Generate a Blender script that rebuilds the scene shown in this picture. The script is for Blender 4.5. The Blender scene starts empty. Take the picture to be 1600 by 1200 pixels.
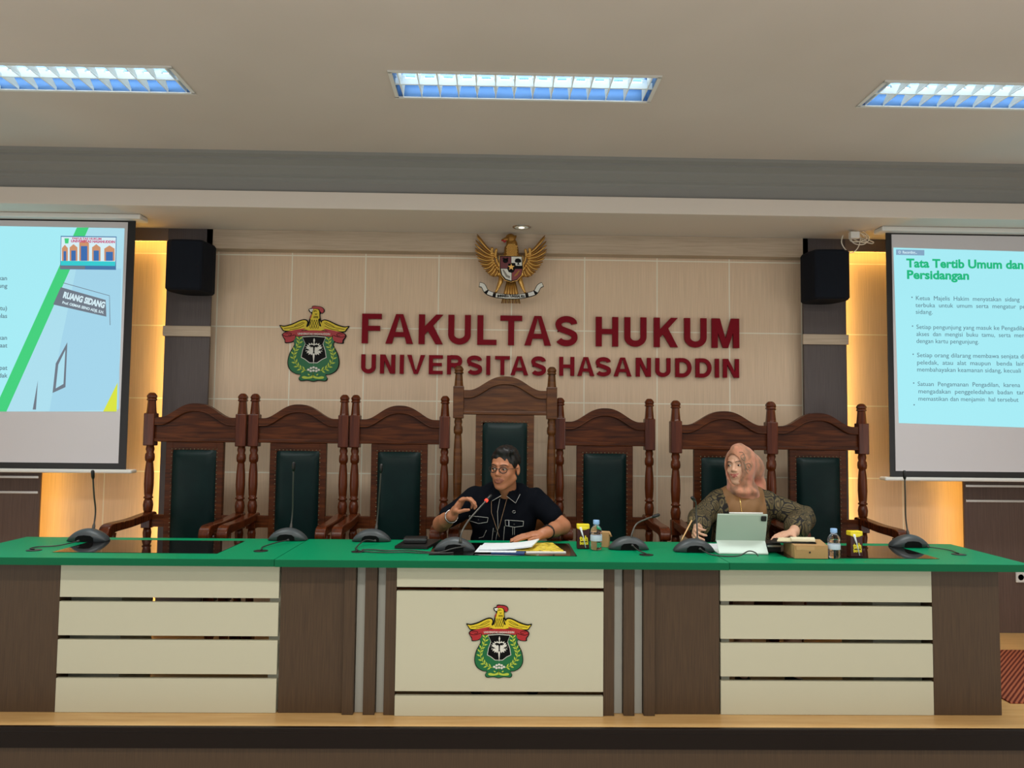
import bpy, bmesh, math, random
import numpy as np
from mathutils import Vector, Matrix
from mathutils.bvhtree import BVHTree
random.seed(4); PI = math.pi
sc = bpy.context.scene
col = sc.collection
# ------------------------------------------------------------------ camera
P, YW, RO = math.radians(3.2955), math.radians(1.1145), math.radians(0.6175)
CZ = 1.33
def cam_rows():
    cy, sy, cp, sp, cr, sr = math.cos(YW), math.sin(YW), math.cos(P), math.sin(P), math.cos(RO), math.sin(RO)
    fwd = Vector((sy*cp, cy*cp, sp)); right = Vector((cy, -sy, 0)); up = right.cross(fwd)
    return right*cr+up*sr, up*cr-right*sr, fwd
CR, CU, CF = cam_rows()
cam = bpy.data.cameras.new('camera'); camo = bpy.data.objects.new('camera', cam); col.objects.link(camo)
cam.sensor_width = 36; cam.sensor_fit = 'HORIZONTAL'; cam.lens = 27.0
camo.matrix_world = Matrix(((CR.x, CU.x, -CF.x, 0), (CR.y, CU.y, -CF.y, 0), (CR.z, CU.z, -CF.z, CZ), (0, 0, 0, 1)))
sc.camera = camo
sc.view_settings.view_transform = 'Standard'; sc.view_settings.look = 'None'
sc.view_settings.gamma = 1; sc.view_settings.exposure = 0.0; sc.view_settings.use_curve_mapping = False
def ray(x, y): return (CR*((x-800)/1200)+CU*(-(y-600)/1200)+CF)
def atY(x, y, Y): d = ray(x, y); return Vector((0, 0, CZ))+d*(Y/d.y)
def atZ(x, y, Z): d = ray(x, y); return Vector((0, 0, CZ))+d*((Z-CZ)/d.z)
# ------------------------------------------------------------------ world and lights
w = bpy.data.worlds.new('world'); sc.world = w; w.use_nodes = True
w.node_tree.nodes['Background'].inputs[0].default_value = (0.86, 0.90, 1.0, 1)
w.node_tree.nodes['Background'].inputs[1].default_value = 0.62
def area(name, loc, sx, sy, power, color, rot=(0, 0, 0)):
    l = bpy.data.lights.new(name, 'AREA'); l.shape = 'RECTANGLE'; l.size = sx; l.size_y = sy
    l.energy = power; l.color = color
    o = bpy.data.objects.new(name, l); o.location = loc; o.rotation_euler = rot; col.objects.link(o); return o
# the hall's further ceiling fixtures, behind the camera
ROOM = (1.0, 0.95, 0.87)
for yy in (0.75, -2.1):
    for xx in (-2.15, 0.11, 2.45):
        area('hall_fixture_light', (xx, yy, 2.965), 1.2, 0.28, 40 if yy > 0 else 34, ROOM)
# added side fill lamps, out of the frame, to brighten the ceiling
area('side_fill_light', (-4.85, 0.6, 1.5), 3.2, 1.5, 45, (0.95, 0.97, 1.0), (0, math.radians(-100), 0))
area('side_fill_light', (4.95, 0.6, 1.5), 3.2, 1.5, 45, (0.95, 0.97, 1.0), (0, math.radians(100), 0))
# ------------------------------------------------------------------ materials
def lin(c):
    c = c/255.0
    return c/12.92 if c <= 0.04045 else ((c+0.055)/1.055)**2.4
def rgb(r, g, b): return (lin(r), lin(g), lin(b), 1)
MATS = {}
def mat(name, c, rough=0.5, metal=0.0, spec=0.5, emit=None, estr=1.0, trans=0.0, ior=1.45, coat=0.0, sheen=0.0):
    m = bpy.data.materials.new(name); m.use_nodes = True
    b = m.node_tree.nodes['Principled BSDF']
    b.inputs['Base Color'].default_value = rgb(*c); b.inputs['Roughness'].default_value = rough
    b.inputs['Metallic'].default_value = metal; b.inputs['Specular IOR Level'].default_value = spec
    b.inputs['IOR'].default_value = ior
    b.inputs['Coat Weight'].default_value = coat; b.inputs['Coat Roughness'].default_value = 0.08
    b.inputs['Sheen Weight'].default_value = sheen
    b.inputs['Transmission Weight'].default_value = trans
    if emit: b.inputs['Emission Color'].default_value = rgb(*emit); b.inputs['Emission Strength'].default_value = estr
    MATS[name] = m; return m
def N(m, t, **kw):
    n = m.node_tree.nodes.new(t)
    for k, v in kw.items(): setattr(n, k, v)
    return n
def L(m, a, b): m.node_tree.links.new(a, b)
def coords(m, scale=(1, 1, 1), rot=(0, 0, 0), out='Object'):
    tc = N(m, 'ShaderNodeTexCoord'); mp = N(m, 'ShaderNodeMapping')
    mp.inputs['Scale'].default_value = scale; mp.inputs['Rotation'].default_value = rot
    L(m, tc.outputs[out], mp.inputs['Vector']); return mp.outputs['Vector']
def ramp(m, fac, stops):
    r = N(m, 'ShaderNodeValToRGB'); e = r.color_ramp.elements
    while len(e) < len(stops): e.new(0.5)
    for el, (p, c) in zip(e, stops): el.position = p; el.color = rgb(*c)
    L(m, fac, r.inputs['Fac']); return r.outputs['Color']
def noise_col(m, scale3, stops, nscale=1.0, detail=4, bump=0.0, distort=0.0):
    v = coords(m, scale3); n = N(m, 'ShaderNodeTexNoise'); n.inputs['Scale'].default_value = nscale
    n.inputs['Detail'].default_value = detail; n.inputs['Distortion'].default_value = distort
    L(m, v, n.inputs['Vector'])
    L(m, ramp(m, n.outputs['Fac'], stops), m.node_tree.nodes['Principled BSDF'].inputs['Base Color'])
    if bump:
        b = N(m, 'ShaderNodeBump'); b.inputs['Strength'].default_value = bump; b.inputs['Distance'].default_value = 0.002
        L(m, n.outputs['Fac'], b.inputs['Height']); L(m, b.outputs['Normal'], m.node_tree.nodes['Principled BSDF'].inputs['Normal'])
    return m
M_ceil = mat('ceiling_paint', (205, 196, 186), 0.9, spec=0.15)
noise_col(M_ceil, (1, 1, 1), [(0.3, (200, 190, 180)), (0.7, (208, 198, 189))], 1.1, 2)
M_grey = mat('grey_moulding', (140, 140, 136), 0.8, spec=0.1)
M_fascia = mat('fascia_paint', (216, 207, 196), 0.85, spec=0.15)
M_band = mat('beige_band', (186, 168, 146), 0.6)
noise_col(M_band, (1.5, 1, 40), [(0.3, (176, 158, 136)), (0.7, (192, 174, 152))], 3, 3)
M_pillar = mat('dark_pillar_laminate', (84, 76, 76), 0.6)
M_hdr = mat('brown_header', (120, 104, 92), 0.6)
noise_col(M_pillar, (90, 90, 1.5), [(0.3, (78, 70, 70)), (0.7, (90, 82, 80))], 3, 3)
M_brown = mat('brown_laminate', (92, 72, 60), 0.5)
noise_col(M_brown, (110, 110, 2), [(0.3, (60, 43, 25)), (0.7, (78, 58, 36))], 3, 3)
M_brownw = mat('brown_wall_laminate', (96, 78, 70), 0.5)
noise_col(M_brownw, (110, 110, 2), [(0.3, (88, 70, 62)), (0.7, (104, 84, 75))], 3, 3)
M_white = mat('cream_laminate', (190, 188, 164), 0.4)
M_greyp = mat('pale_grey_laminate', (165, 165, 155), 0.5)
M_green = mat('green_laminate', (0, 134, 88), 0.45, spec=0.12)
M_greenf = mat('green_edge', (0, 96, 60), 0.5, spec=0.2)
M_glass = mat('tinted_glass', (16, 12, 11), 0.04, spec=0.9)
M_wood = mat('stage_wood', (212, 170, 110), 0.35)
noise_col(M_wood, (1.2, 12, 12), [(0.3, (205, 160, 100)), (0.7, (220, 180, 122))], 3, 4)
M_nose = mat('dark_nosing', (24, 15, 10), 0.35, spec=0.2)
M_carpet = mat('red_rug', (128, 66, 50), 0.95, spec=0.1)
v = coords(M_carpet, (1, 1, 1), (0, 0, 0.75)); wv = N(M_carpet, 'ShaderNodeTexWave'); wv.inputs['Scale'].default_value = 16
wv.inputs['Distortion'].default_value = 0.6; L(M_carpet, v, wv.inputs['Vector'])
L(M_carpet, ramp(M_carpet, wv.outputs['Fac'], [(0.3, (96, 44, 36)), (0.7, (168, 100, 74))]), M_carpet.node_tree.nodes['Principled BSDF'].inputs['Base Color'])
M_led = mat('warm_led', (255, 200, 100), emit=(255, 200, 96), estr=26)
M_tube = mat('fluorescent_tube', (235, 250, 255), emit=(225, 245, 255), estr=9)
M_reflector = mat('fixture_reflector', (84, 122, 165), 0.4, metal=0.3)
M_louvre = mat('louvre_blade', (240, 248, 244), 0.45)
M_dark = mat('near_black_plastic', (22, 22, 22), 0.4)
M_mic = mat('mic_base_plastic', (62, 68, 71), 0.42)
M_micd = mat('mic_neck_black', (22, 22, 22), 0.35)
M_neck = mat('mic_neck_grey', (86, 84, 80), 0.3, metal=0.5)
M_ring = mat('mic_red_ring', (200, 60, 50), emit=(255, 60, 40), estr=1.3)
M_speaker = mat('speaker_cloth', (17, 22, 31), 0.8, spec=0.2)
M_silver = mat('silver_metal', (200, 200, 200), 0.25, metal=0.9)
M_matwhite = mat('matt_white', (220, 220, 215), 0.6)
M_gold = mat('gold_paint', (206, 162, 88), 0.3, metal=0.7)
M_gold2 = mat('dark_gold_paint_and_shade', (150, 108, 48), 0.4, metal=0.6)
M_crimson = mat('crimson_acrylic', (122, 0, 22), 0.4, spec=0.12)
M_black = mat('black_enamel', (10, 10, 10), 0.4, spec=0.12)
M_eyellow = mat('emblem_yellow', (214, 190, 30), 0.4)
M_elime = mat('emblem_leaf', (175, 195, 60), 0.4)
M_egreen = mat('emblem_green', (0, 100, 52), 0.35)
M_ered = mat('emblem_red', (165, 28, 34), 0.35)
M_ewhite = mat('emblem_white', (215, 215, 205), 0.4)
M_leather = mat('dark_green_leather', (8, 36, 34), 0.4, spec=0.18)
noise_col(M_leather, (1, 1, 1), [(0.3, (4, 24, 24)), (0.7, (8, 33, 31))], 9, 3, bump=0.15)
M_stud = mat('antique_nail', (120, 105, 80), 0.3, metal=0.8)
M_teak = mat('varnished_teak', (88, 45, 22), 0.36, spec=0.2)
noise_col(M_teak, (2, 2, 26), [(0.25, (40, 17, 5)), (0.5, (70, 33, 12)), (0.75, (94, 48, 19))], 2.2, 6, distort=0.8)
M_teakv = mat('varnished_teak_upright', (88, 45, 22), 0.24, spec=0.35)
noise_col(M_teakv, (22, 22, 1.6), [(0.25, (46, 18, 7)), (0.5, (80, 35, 14)), (0.75, (102, 49, 21))], 2.2, 6, distort=0.8)
M_teakb = mat('lighter_teak', (110, 66, 30), 0.34, spec=0.35)
noise_col(M_teakb, (2, 2, 20), [(0.25, (52, 28, 9)), (0.5, (82, 46, 17)), (0.75, (104, 63, 26))], 2.2, 6, distort=0.8)
M_skin = mat('brown_skin', (170, 112, 80), 0.5)
M_lips = mat('lips', (132, 76, 58), 0.5)
M_skinw = mat('light_brown_skin', (212, 166, 138), 0.5)
M_lipsw = mat('rose_lips', (168, 88, 78), 0.45)
M_hair = mat('black_hair', (14, 13, 14), 0.45)
M_shirt = mat('black_cloth', (9, 12, 19), 0.9, spec=0.1)
M_trouser = mat('dark_trousers', (24, 24, 28), 0.85)
M_thread = mat('white_thread', (190, 190, 185), 0.8)
M_lanyard = mat('tan_lanyard', (168, 135, 105), 0.7)
M_eye = mat('eye_white', (205, 198, 188), 0.3)
M_iris = mat('dark_iris', (22, 14, 10), 0.15)
M_lens = mat('clear_lens', (255, 255, 255), 0.0, trans=1.0, ior=1.02, spec=0.2)
M_paper = mat('white_paper', (222, 228, 232), 0.7)
M_bluep = mat('blue_cover', (32, 66, 120), 0.4)
M_kraft = mat('kraft_card', (178, 140, 92), 0.75)
M_tablet = mat('sage_tablet_cover', (165, 182, 168), 0.5)
M_tabletl = mat('pale_tablet_cover', (205, 222, 214), 0.5)
M_bottle = mat('clear_bottle', (250, 252, 255), 0.02, trans=1.0, ior=1.33)
M_cap = mat('blue_cap', (140, 180, 225), 0.35)
M_blabel = mat('bottle_label', (190, 205, 220), 0.4)
M_teh = mat('maroon_carton', (58, 14, 12), 0.35)
M_yel = mat('carton_yellow', (235, 215, 40), 0.4)
M_pencil = mat('wooden_pencil', (225, 180, 125), 0.5)
M_cable = mat('cable_sheath', (52, 52, 50), 0.4)
M_cablew = mat('white_cable', (215, 210, 195), 0.5)
M_tan = mat('golden_brown_cloth', (128, 90, 50), 0.6, sheen=0.1)
M_zip = mat('brass_zip', (225, 185, 110), 0.25, metal=0.8)
# magazine cover
M_mag = mat('yellow_magazine', (225, 195, 60), 0.35)
noise_col(M_mag, (1, 1, 1), [(0.35, (150, 130, 60)), (0.5, (232, 205, 60)), (0.7, (238, 216, 110))], 40, 2)
# batik: olive cells split by wandering black lines
M_batik = mat('batik_cloth', (110, 95, 60), 0.75)
v = coords(M_batik, (1, 1, 0.75)); nz = N(M_batik, 'ShaderNodeTexNoise'); nz.inputs['Scale'].default_value = 9
mx = N(M_batik, 'ShaderNodeVectorMath', operation='MULTIPLY_ADD'); mx.inputs[1].default_value = (0.09, 0.09, 0.09)
L(M_batik, v, nz.inputs['Vector']); L(M_batik, nz.outputs['Color'], mx.inputs[0]); L(M_batik, v, mx.inputs[2])
vo = N(M_batik, 'ShaderNodeTexVoronoi', feature='DISTANCE_TO_EDGE'); vo.inputs['Scale'].default_value = 26; L(M_batik, mx.outputs[0], vo.inputs['Vector'])
L(M_batik, ramp(M_batik, vo.outputs['Distance'], [(0.05, (22, 18, 16)), (0.12, (104, 92, 58)), (0.26, (48, 38, 28)), (0.42, (118, 102, 66))]), M_batik.node_tree.nodes['Principled BSDF'].inputs['Base Color'])
# head scarf: salmon with soft brown blotches
M_scarf = mat('salmon_scarf', (198, 130, 100), 0.7, sheen=0.2)
noise_col(M_scarf, (1, 1, 0.6), [(0.35, (146, 106, 82)), (0.5, (186, 128, 98)), (0.68, (204, 134, 112))], 22, 3)
M_scarfg = mat('grey_scarf_motif', (120, 112, 100), 0.7)
# wall panels: beige ribbed squares of half a metre with pale grout
def tile_mat(name, ox, oz, gap=0.004, s=0.508, sz=0.5):
    m = mat(name, (176, 156, 130), 0.55)
    tc = N(m, 'ShaderNodeTexCoord'); sp = N(m, 'ShaderNodeSeparateXYZ'); L(m, tc.outputs['Object'], sp.inputs[0])
    def line(o, off, size):
        a = N(m, 'ShaderNodeMath', operation='SUBTRACT'); a.inputs[1].default_value = off; L(m, o, a.inputs[0])
        b = N(m, 'ShaderNodeMath', operation='DIVIDE'); b.inputs[1].default_value = size; L(m, a.outputs[0], b.inputs[0])
        c = N(m, 'ShaderNodeMath', operation='FRACT'); L(m, b.outputs[0], c.inputs[0])
        d = N(m, 'ShaderNodeMath', operation='SUBTRACT'); d.inputs[1].default_value = 0.5; L(m, c.outputs[0], d.inputs[0])
        e = N(m, 'ShaderNodeMath', operation='ABSOLUTE'); L(m, d.outputs[0], e.inputs[0])
        f = N(m, 'ShaderNodeMath', operation='GREATER_THAN'); f.inputs[1].default_value = 0.5-gap/size; L(m, e.outputs[0], f.inputs[0])
        return f.outputs[0]
    g = N(m, 'ShaderNodeMath', operation='MAXIMUM'); L(m, line(sp.outputs['X'], ox, s), g.inputs[0]); L(m, line(sp.outputs['Z'], oz, sz), g.inputs[1])
    mp = N(m, 'ShaderNodeMapping'); mp.inputs['Scale'].default_value = (85, 1, 1.2); L(m, tc.outputs['Object'], mp.inputs['Vector'])
    n = N(m, 'ShaderNodeTexNoise'); n.inputs['Scale'].default_value = 3; n.inputs['Detail'].default_value = 3; L(m, mp.outputs['Vector'], n.inputs['Vector'])
    c1 = ramp(m, n.outputs['Fac'], [(0.3, (208, 183, 154)), (0.7, (226, 200, 171))])
    mix = N(m, 'ShaderNodeMix', data_type='RGBA'); L(m, g.outputs[0], mix.inputs['Factor']); L(m, c1, mix.inputs['A'])
    mix.inputs['B'].default_value = rgb(232, 226, 206); L(m, mix.outputs['Result'], m.node_tree.nodes['Principled BSDF'].inputs['Base Color'])
    return m
M_tile = tile_mat('ribbed_wall_panel', -1.43, 0.01)
M_tileL = tile_mat('ribbed_wall_panel_left', -2.66, 0.01)
M_tileR = tile_mat('ribbed_wall_panel_right', 2.82, 0.01)
def emis(name, c, s=1.0):
    return mat(name, tuple(x*0.3 for x in c), 0.8, spec=0.0, emit=c, estr=s)
# ------------------------------------------------------------------ mesh helpers
class MB:
    def __init__(s): s.v = []; s.f = []; s.mi = []; s.sm = []
    def add(s, vs, fs, mi=0, smooth=False):
        o = len(s.v); s.v += [tuple(p) for p in vs]
        for f in fs: s.f.append(tuple(i+o for i in f)); s.mi.append(mi); s.sm.append(smooth)
        return s
    def box(s, x0, x1, y0, y1, z0, z1, mi=0, b=0.0):
        if b <= 0:
            vs = [(x, y, z) for x in (x0, x1) for y in (y0, y1) for z in (z0, z1)]
            return s.add(vs, [(0, 1, 3, 2), (4, 6, 7, 5), (0, 4, 5, 1), (2, 3, 7, 6), (0, 2, 6, 4), (1, 5, 7, 3)], mi)
        bm = bmesh.new(); bmesh.ops.create_cube(bm, size=1)
        for q in bm.verts: q.co = Vector(((x0+x1)/2+q.co.x*(x1-x0), (y0+y1)/2+q.co.y*(y1-y0), (z0+z1)/2+q.co.z*(z1-z0)))
        bmesh.ops.bevel(bm, geom=bm.edges[:], offset=b, segments=2, affect='EDGES', profile=0.5)
        bm.verts.index_update(); s.add([q.co[:] for q in bm.verts], [[q.index for q in f.verts] for f in bm.faces], mi, False); bm.free(); return s
    def lathe(s, prof, seg=16, mi=0, c=(0, 0, 0), square=None, smooth=True):
        vs = []; n = len(prof)
        for (r, z) in prof:
            for k in range(seg):
                a = 2*PI*(k+.5)/seg; vs.append((c[0]+r*math.cos(a), c[1]+r*math.sin(a), c[2]+z))
        fs = [(i*seg+k, i*seg+(k+1) % seg, (i+1)*seg+(k+1) % seg, (i+1)*seg+k) for i in range(n-1) for k in range(seg)]
        fs += [tuple(range(seg))[::-1], tuple((n-1)*seg+k for k in range(seg))]
        return s.add(vs, fs, mi, smooth)
    def tube(s, pts, r, seg=8, mi=0, flat=1.0, smooth=True):
        pts = [Vector(p) for p in pts]; n = len(pts); vs = []
        rr = r if isinstance(r, (list, tuple)) else [r]*n
        u = None
        for i, p in enumerate(pts):
            t = (pts[min(i+1, n-1)]-pts[max(i-1, 0)]).normalized()
            if u is None:
                a = Vector((0, 0, 1)) if abs(t.z) < .9 else Vector((1, 0, 0)); u = t.cross(a).normalized()
            u = (u-t*u.dot(t)).normalized(); v_ = t.cross(u)
            for k in range(seg):
                a = 2*PI*k/seg; vs.append(p+u*math.cos(a)*rr[i]+v_*math.sin(a)*rr[i]*flat)
        fs = [(i*seg+k, i*seg+(k+1) % seg, (i+1)*seg+(k+1) % seg, (i+1)*seg+k) for i in range(n-1) for k in range(seg)]
        fs += [tuple(range(seg))[::-1], tuple((n-1)*seg+k for k in range(seg))]
        return s.add(vs, fs, mi, smooth)
    def prism(s, poly, y0, y1, mi=0):          # polygon in XZ, thickness along Y
        n = len(poly); a = sum(poly[i][0]*poly[(i+1) % n][1]-poly[(i+1) % n][0]*poly[i][1] for i in range(n))
        if a < 0: poly = poly[::-1]
        vs = [(x, y0, z) for x, z in poly]+[(x, y1, z) for x, z in poly]
        fs = [tuple(range(n)), tuple(range(2*n-1, n-1, -1))]+[(i, i+n, (i+1) % n+n, (i+1) % n) for i in range(n)]
        return s.add(vs, fs, mi)
    def ell(s, c, r, mi=0, seg=14, R=None):
        vs = []; rings = seg//2+1
        for i in range(rings+1):
            th = PI*i/rings
            for k in range(seg):
                ph = 2*PI*k/seg; p = Vector((r[0]*math.sin(th)*math.cos(ph), r[1]*math.sin(th)*math.sin(ph), r[2]*math.cos(th)))
                if R is not None: p = R@p
                vs.append((c[0]+p.x, c[1]+p.y, c[2]+p.z))
        fs = [((i+1)*seg+k, (i+1)*seg+(k+1) % seg, i*seg+(k+1) % seg, i*seg+k) for i in range(rings) for k in range(seg)]
        return s.add(vs, fs, mi, True)
    def build(s, name, m, parent=None, loc=None):
        me = bpy.data.meshes.new(name); me.from_pydata(s.v, [], s.f)
        ms = m if isinstance(m, (list, tuple)) else [m]
        for x in ms: me.materials.append(x)
        me.polygons.foreach_set('material_index', s.mi); me.polygons.foreach_set('use_smooth', s.sm)
        me.validate(); me.update()
        return place(name, me, parent, loc)
def place(name, me, parent=None, loc=None):
    o = bpy.data.objects.new(name, me); col.objects.link(o)
    if parent: o.parent = parent
    if loc is not None: o.location = loc
    return o
def thing(name, label, cat, loc=(0, 0, 0), rz=0.0, group=None):
    o = bpy.data.objects.new(name, None); col.objects.link(o); o.location = loc; o.rotation_euler = (0, 0, rz)
    o.empty_display_size = 0.05
    return tag(o, label, cat, group)
def tag(o, label, cat, group=None, kind=None):
    o['label'] = label; o['category'] = cat
    if group: o['group'] = group
    if kind: o['kind'] = kind
    return o
def struct(o, label=None):
    o['kind'] = 'structure'
    if label: o['label'] = label
    return o
def copy_tree(o, parent=None):
    c = o.copy(); col.objects.link(c); c.parent = parent
    for ch in list(o.children): copy_tree(ch, c)
    return c
def spline(pts, n=6, closed=True):
    out = []; m = len(pts)
    rng = range(m) if closed else range(m-1)
    for i in rng:
        if closed: p0, p1, p2, p3 = pts[i-1], pts[i], pts[(i+1) % m], pts[(i+2) % m]
        else: p0, p1, p2, p3 = pts[max(i-1, 0)], pts[i], pts[i+1], pts[min(i+2, m-1)]
        for k in range(n):
            t = k/n
            out.append(tuple(0.5*((2*b)+(-a+c)*t+(2*a-5*b+4*c-d)*t*t+(-a+3*b-3*c+d)*t**3) for a, b, c, d in zip(p0, p1, p2, p3)))
    if not closed: out.append(tuple(pts[-1]))
    return out
def text_mb(s, size, m, name, parent=None, loc=(0, 0, 0), bold=0.0, ext=0.0008, align='LEFT', width=None, rot=0.0):
    cu = bpy.data.curves.new('t', 'FONT'); cu.body = s; cu.size = size; cu.offset = bold*size; cu.extrude = ext; cu.align_x = align
    cu.resolution_u = 3
    to = bpy.data.objects.new('t', cu); col.objects.link(to)
    dg = bpy.context.evaluated_depsgraph_get(); me = bpy.data.meshes.new_from_object(to.evaluated_get(dg))
    bpy.data.objects.remove(to)
    xs = [q.co.x for q in me.vertices]; k = 1.0
    if width and xs: k = width/(max(xs)-min(xs))
    ca, sa = math.cos(rot), math.sin(rot)
    for q in me.vertices:
        x, y, z = q.co; x *= k; q.co = (x*ca-y*sa, -z, x*sa+y*ca)
    me.materials.clear(); me.materials.append(m); me.name = name
    return place(name, me, parent, loc)
# ------------------------------------------------------------------ signed distance modelling for bodies and cloth
class Field:
    def __init__(s, lo, hi, h):
        s.lo = np.array(lo, float); s.h = h; s.n = np.ceil((np.array(hi)-s.lo)/h).astype(int)+1
        s.d = np.full(s.n, 1.0, np.float32); s.id = np.zeros(s.n, np.int8)
        s.ax = [s.lo[i]+h*np.arange(s.n[i]) for i in range(3)]
    def sub(s, lo, hi, pad):
        a = np.maximum(((np.array(lo)-pad-s.lo)/s.h).astype(int), 0); b = np.minimum(((np.array(hi)+pad-s.lo)/s.h).astype(int)+2, s.n)
        sl = tuple(slice(a[i], max(b[i], a[i])) for i in range(3))
        X, Y, Z = np.meshgrid(*[s.ax[i][sl[i]].astype(np.float32) for i in range(3)], indexing='ij', sparse=True)
        return sl, X, Y, Z
    def put(s, sl, d, k, mid):
        c = s.d[sl]
        if k > 0:
            h = np.clip(.5+.5*(c-d)/k, 0, 1); new = c*(1-h)+d*h-k*h*(1-h)
        else: new = np.minimum(c, d)
        m = d < c; s.id[sl][m] = mid; s.d[sl] = new
    def cap(s, a, b, r1, r2=None, k=0.015, mid=0):
        r2 = r1 if r2 is None else r2; a = np.array(a, float); b = np.array(b, float); R = max(r1, r2)
        sl, X, Y, Z = s.sub(np.minimum(a, b)-R, np.maximum(a, b)+R, k+3*s.h)
        ab = b-a; L2 = max((ab**2).sum(), 1e-9)
        t = np.clip(((X-a[0])*ab[0]+(Y-a[1])*ab[1]+(Z-a[2])*ab[2])/L2, 0, 1)
        d = np.sqrt((X-a[0]-t*ab[0])**2+(Y-a[1]-t*ab[1])**2+(Z-a[2]-t*ab[2])**2)-(r1+(r2-r1)*t)
        s.put(sl, d, k, mid); return s
    def _ell(s, c, r, R, pad):
        c = np.array(c, float); m = max(r); sl, X, Y, Z = s.sub(c-m, c+m, pad)
        X, Y, Z = X-c[0], Y-c[1], Z-c[2]
        if R is not None:
            A = np.array(R)      # columns = axes
            u = X*A[0, 0]+Y*A[1, 0]+Z*A[2, 0]; v_ = X*A[0, 1]+Y*A[1, 1]+Z*A[2, 1]; w_ = X*A[0, 2]+Y*A[1, 2]+Z*A[2, 2]
        else: u, v_, w_ = X, Y, Z
        k0 = np.sqrt((u/r[0])**2+(v_/r[1])**2+(w_/r[2])**2); k1 = np.sqrt((u/r[0]**2)**2+(v_/r[1]**2)**2+(w_/r[2]**2)**2)
        return sl, k0*(k0-1)/np.maximum(k1, 1e-6)
    def ell(s, c, r, R=None, k=0.015, mid=0):
        sl, d = s._ell(c, r, R, k+3*s.h); s.put(sl, d, k, mid); return s
    def cut(s, c, r, R=None, k=0.006):
        sl, d = s._ell(c, r, R, k+3*s.h); c_ = s.d[sl]; d = -d
        h = np.clip(.5-.5*(c_-d)/k, 0, 1); s.d[sl] = c_*(1-h)+d*h+k*h*(1-h); return s
    def below(s, z, keep='above'):
        Z = s.ax[2][None, None, :]; pl = (z-Z) if keep == 'above' else (Z-z); s.d = np.maximum(s.d, pl.astype(np.float32)); return s
    def plane(s, p, n):            # keep the side n points to
        X, Y, Z = np.meshgrid(*[a.astype(np.float32) for a in s.ax], indexing='ij', sparse=True)
        s.d = np.maximum(s.d, -((X-p[0])*n[0]+(Y-p[1])*n[1]+(Z-p[2])*n[2])); return s
    def warp(s, fn):               # surface relief
        X, Y, Z = np.meshgrid(*[a.astype(np.float32) for a in s.ax], indexing='ij', sparse=True); s.d = s.d+fn(X, Y, Z); return s
    def mesh(s, name, mats, parent, remap=None):
        d = s.d; ins = d < 0
        d = d.copy(); 
        corners = [(i, j, k) for i in (0, 1) for j in (0, 1) for k in (0, 1)]
        n = np.array(d.shape)-1
        cnt = sum(ins[i:i+n[0], j:j+n[1], k:k+n[2]].astype(np.int8) for i, j, k in corners)
        act = (cnt > 0) & (cnt < 8); idx = -np.ones(n, np.int64); ijk = np.argwhere(act); idx[act] = np.arange(len(ijk))
        vals = {c: d[ijk[:, 0]+c[0], ijk[:, 1]+c[1], ijk[:, 2]+c[2]] for c in corners}
        acc = np.zeros((len(ijk), 3)); num = np.zeros(len(ijk))
        for a in corners:
            for ax in range(3):
                if a[ax]: continue
                b = list(a); b[ax] = 1; b = tuple(b); va, vb = vals[a], vals[b]; cr = (va < 0) != (vb < 0)
                t = np.where(cr, va/np.where(cr, va-vb, 1), 0); p = np.array(a)[None, :]+t[:, None]*(np.array(b)-np.array(a))[None, :]
                acc += p*cr[:, None]; num += cr
        V = s.lo+s.h*(ijk+acc/num[:, None]); ids = s.id[ijk[:, 0], ijk[:, 1], ijk[:, 2]]
        F = []
        for ax in range(3):
            o1, o2 = [(1, 2), (2, 0), (0, 1)][ax]
            sl0 = [slice(None)]*3; sl1 = [slice(None)]*3; sl0[ax] = slice(0, -1); sl1[ax] = slice(1, None)
            ch = ins[tuple(sl0)] != ins[tuple(sl1)]; e = np.argwhere(ch)
            ok = (e[:, o1] > 0) & (e[:, o2] > 0) & (e[:, o1] < n[o1]) & (e[:, o2] < n[o2]); e = e[ok]
            if not len(e): continue
            def g(da, db):
                q = e.copy(); q[:, o1] -= da; q[:, o2] -= db; return idx[q[:, 0], q[:, 1], q[:, 2]]
            quad = np.stack([g(1, 1), g(0, 1), g(0, 0), g(1, 0)], 1); fl = ~ins[e[:, 0], e[:, 1], e[:, 2]]
            quad[fl] = quad[fl][:, ::-1]; F.append(quad)
        F = np.concatenate(F)
        # light smoothing
        for _ in range(2):
            sm = np.zeros_like(V); c = np.zeros(len(V))
            for a, b in ((0, 1), (1, 2), (2, 3), (3, 0)):
                np.add.at(sm, F[:, a], V[F[:, b]]); np.add.at(c, F[:, a], 1)
                np.add.at(sm, F[:, b], V[F[:, a]]); np.add.at(c, F[:, b], 1)
            V = V*0.5+0.5*sm/np.maximum(c, 1)[:, None]
        me = bpy.data.meshes.new(name); me.from_pydata(V.tolist(), [], F.tolist())
        for x in mats: me.materials.append(x)
        mi = ids[F[:, 0]].astype(int)
        if remap is not None: mi = remap(V[F].mean(1), mi)
        me.polygons.foreach_set('material_index', mi.astype(np.int32)); me.polygons.foreach_set('use_smooth', np.ones(len(F), bool)); me.update()
        return place(name, me, parent)
#SETTING
ZS, ZC = 2.662, 2.98           # soffit and ceiling heights over the stage
def sbox(name, m, *a, b=0.0, label=None): return struct(MB().box(*a, b=b).build(name, m), label)
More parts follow.
